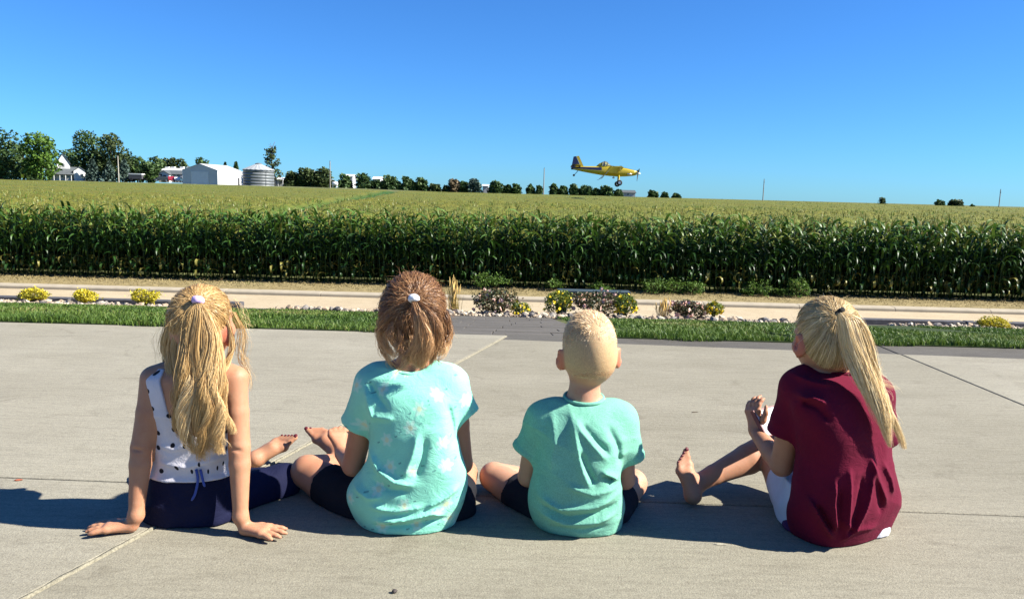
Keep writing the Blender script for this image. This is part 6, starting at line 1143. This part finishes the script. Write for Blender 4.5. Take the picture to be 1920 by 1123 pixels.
shorts(girl4, [(905, 1475, 1655, 2.06, .090), (955, 1462, 1664, 2.065, .098), (1000, 1468, 1662, 2.06, .092), (1014, 1488, 1650, 2.06, .078)], [(P(1518, 955, 2.09), hpL * .48 + knL * .52 + [.012, 0, 0], .092, .074), (P(1600, 962, 2.12), hpR * .5 + knR * .5, .080, .070)], cloth_mat('white_cotton_shorts', (.50, .50, .54)).m)
Fq_ = Field(.004); Fq_.cone(P(1502, 990, 2.03), P(1560, 992, 2.03), .052, .05, .02); V, Q = Fq_.mesh(); mk('shorts_side_panel', V, Q, cloth_mat('purple_panel', (.055, .012, .06)).m, girl4)
H4 = hair_mat('pale_blonde_hair', [(0, (.26, .165, .07)), (.35, (.56, .41, .19)), (.65, (.79, .63, .36)), (1, (.92, .81, .56))], .3); tie4 = unit((np.linalg.inv(M4) @ (P(1574, 584, 1.955) - c4)) / np.array(rad4))
nape, tn_ = pulled(c4, M4, np.array(rad4) * .99, tie4, 2600, r, lambda u: (u[:, 2] > THR(u[:, 1])) & (u[:, 2] < -.25), lift=.03, mess=.003, tb=.38); cap, tc = pulled(c4, M4, rad4, tie4, 6500, r, lambda u: u[:, 2] > THR(u[:, 1]), lift=.05, flare=.05, mess=.002, tb=.40); cap, tc = np.concatenate([cap, nape]), np.concatenate([tc, tn_]); hair4 = strands_mesh('hair', cap, np.full(len(cap), .00055), tc, H4, girl4, c4); hair4['_o'] = girl4['_o']
tp = (1576, 584, 1.94); locks = []
for gd, rd, n, w in (([tp, (1592, 600, 1.925), (1604, 650, 1.915), (1626, 710, 1.905), (1650, 765, 1.90), (1664, 800, 1.90), (1674, 838, 1.91)], [.007, .016, .022, .021, .017, .011, .004], 520, .007), ([tp, (1604, 602, 1.93), (1622, 650, 1.925), (1640, 710, 1.915), (1658, 765, 1.91), (1676, 800, 1.908), (1690, 840, 1.915)], [.007, .016, .020, .018, .015, .010, .004], 460, .008), ([tp, (1582, 612, 1.93), (1588, 660, 1.925), (1606, 705, 1.91), (1630, 745, 1.905), (1650, 785, 1.90)], [.006, .013, .014, .011, .008, .004], 280, .004), ([tp, (1614, 612, 1.94), (1632, 665, 1.935), (1646, 715, 1.93), (1664, 765, 1.925), (1676, 790, 1.92)], [.005, .010, .010, .008, .006, .003], 180, .005)):
    p_, t_ = lock(gd, rd, n, r, 15, w, 1.3, .0014, tb=.6); locks.append((p_, t_))
strands_mesh('ponytail', np.concatenate([q[0] for q in locks]), np.full(sum(len(q[0]) for q in locks), .00055), np.concatenate([q[1] for q in locks]), H4, hair4, np.concatenate(LOCK_CORE)); LOCK_CORE.clear()
fly = [lock(gd, [.004, .012, .012], 26, r, 15, .006, 1.2, .003, tb=.85) for gd in ([(1636, 670, 1.93), (1655, 715, 1.93), (1684, 732, 1.92)], [(1640, 690, 1.92), (1664, 760, 1.92), (1690, 812, 1.91)], [(1620, 630, 1.93), (1640, 680, 1.93), (1646, 700, 1.93)])]; wp, wt = wisps(c4, M4, rad4, 400, r, (.010, .032), 15, lambda u: u[:, 2] > .0)
strands_mesh('stray_hair', np.concatenate([q[0] for q in fly] + [wp]), np.full(sum(len(q[0]) for q in fly) + len(wp), .00024), np.concatenate([q[1] for q in fly] + [wt]), H4, hair4)
V, Q = ring_mesh(P(1575, 584, 1.945), (.5, -.35, -.6), .0085, .0055, wob=.06); mk('hair_tie', V, Q, cloth_mat('black_elastic', (.02, .018, .016)).m, hair4)
# the phone in her hands
ph = P(1452, 787, 2.258); Mp = basis(R(38), R(-38)); tr_ = lambda V: ph + V @ Mp.T
root = thing('phone', 'white phone with a rosy case held over the raised knee', 'phone', ph); b = MB().box((0, 0, 0), (.150, .009, .078)); V, Fc = b.arr(); bevel(mk('body', tr_(V), Fc, NT('glossy_white_glass').set(base=(.62, .63, .65), rough=.12, spec=.6).m, root, smooth=False), .004, 3)
b = MB()
for c, s in (((0, .002, .0405), (.158, .012, .004)), ((0, .002, -.0405), (.158, .012, .004)), ((.077, .002, 0), (.004, .012, .077)), ((-.077, .002, 0), (.004, .012, .077))): b.box(c, s)
V, Fc = b.arr(); mk('case', tr_(V), Fc, plain('rosy_brown_case', (.16, .055, .055), .5, .3, .1, 40), root, smooth=False)
b = MB().tube([(-.058, -.0075, .022), (-.058, -.004, .022)], .008, 14); V, Fc = b.arr(); mk('camera_lens', tr_(V), Fc, NT('dark_lens').set(base=(.01, .01, .012), rough=.1, spec=.6).m, root)
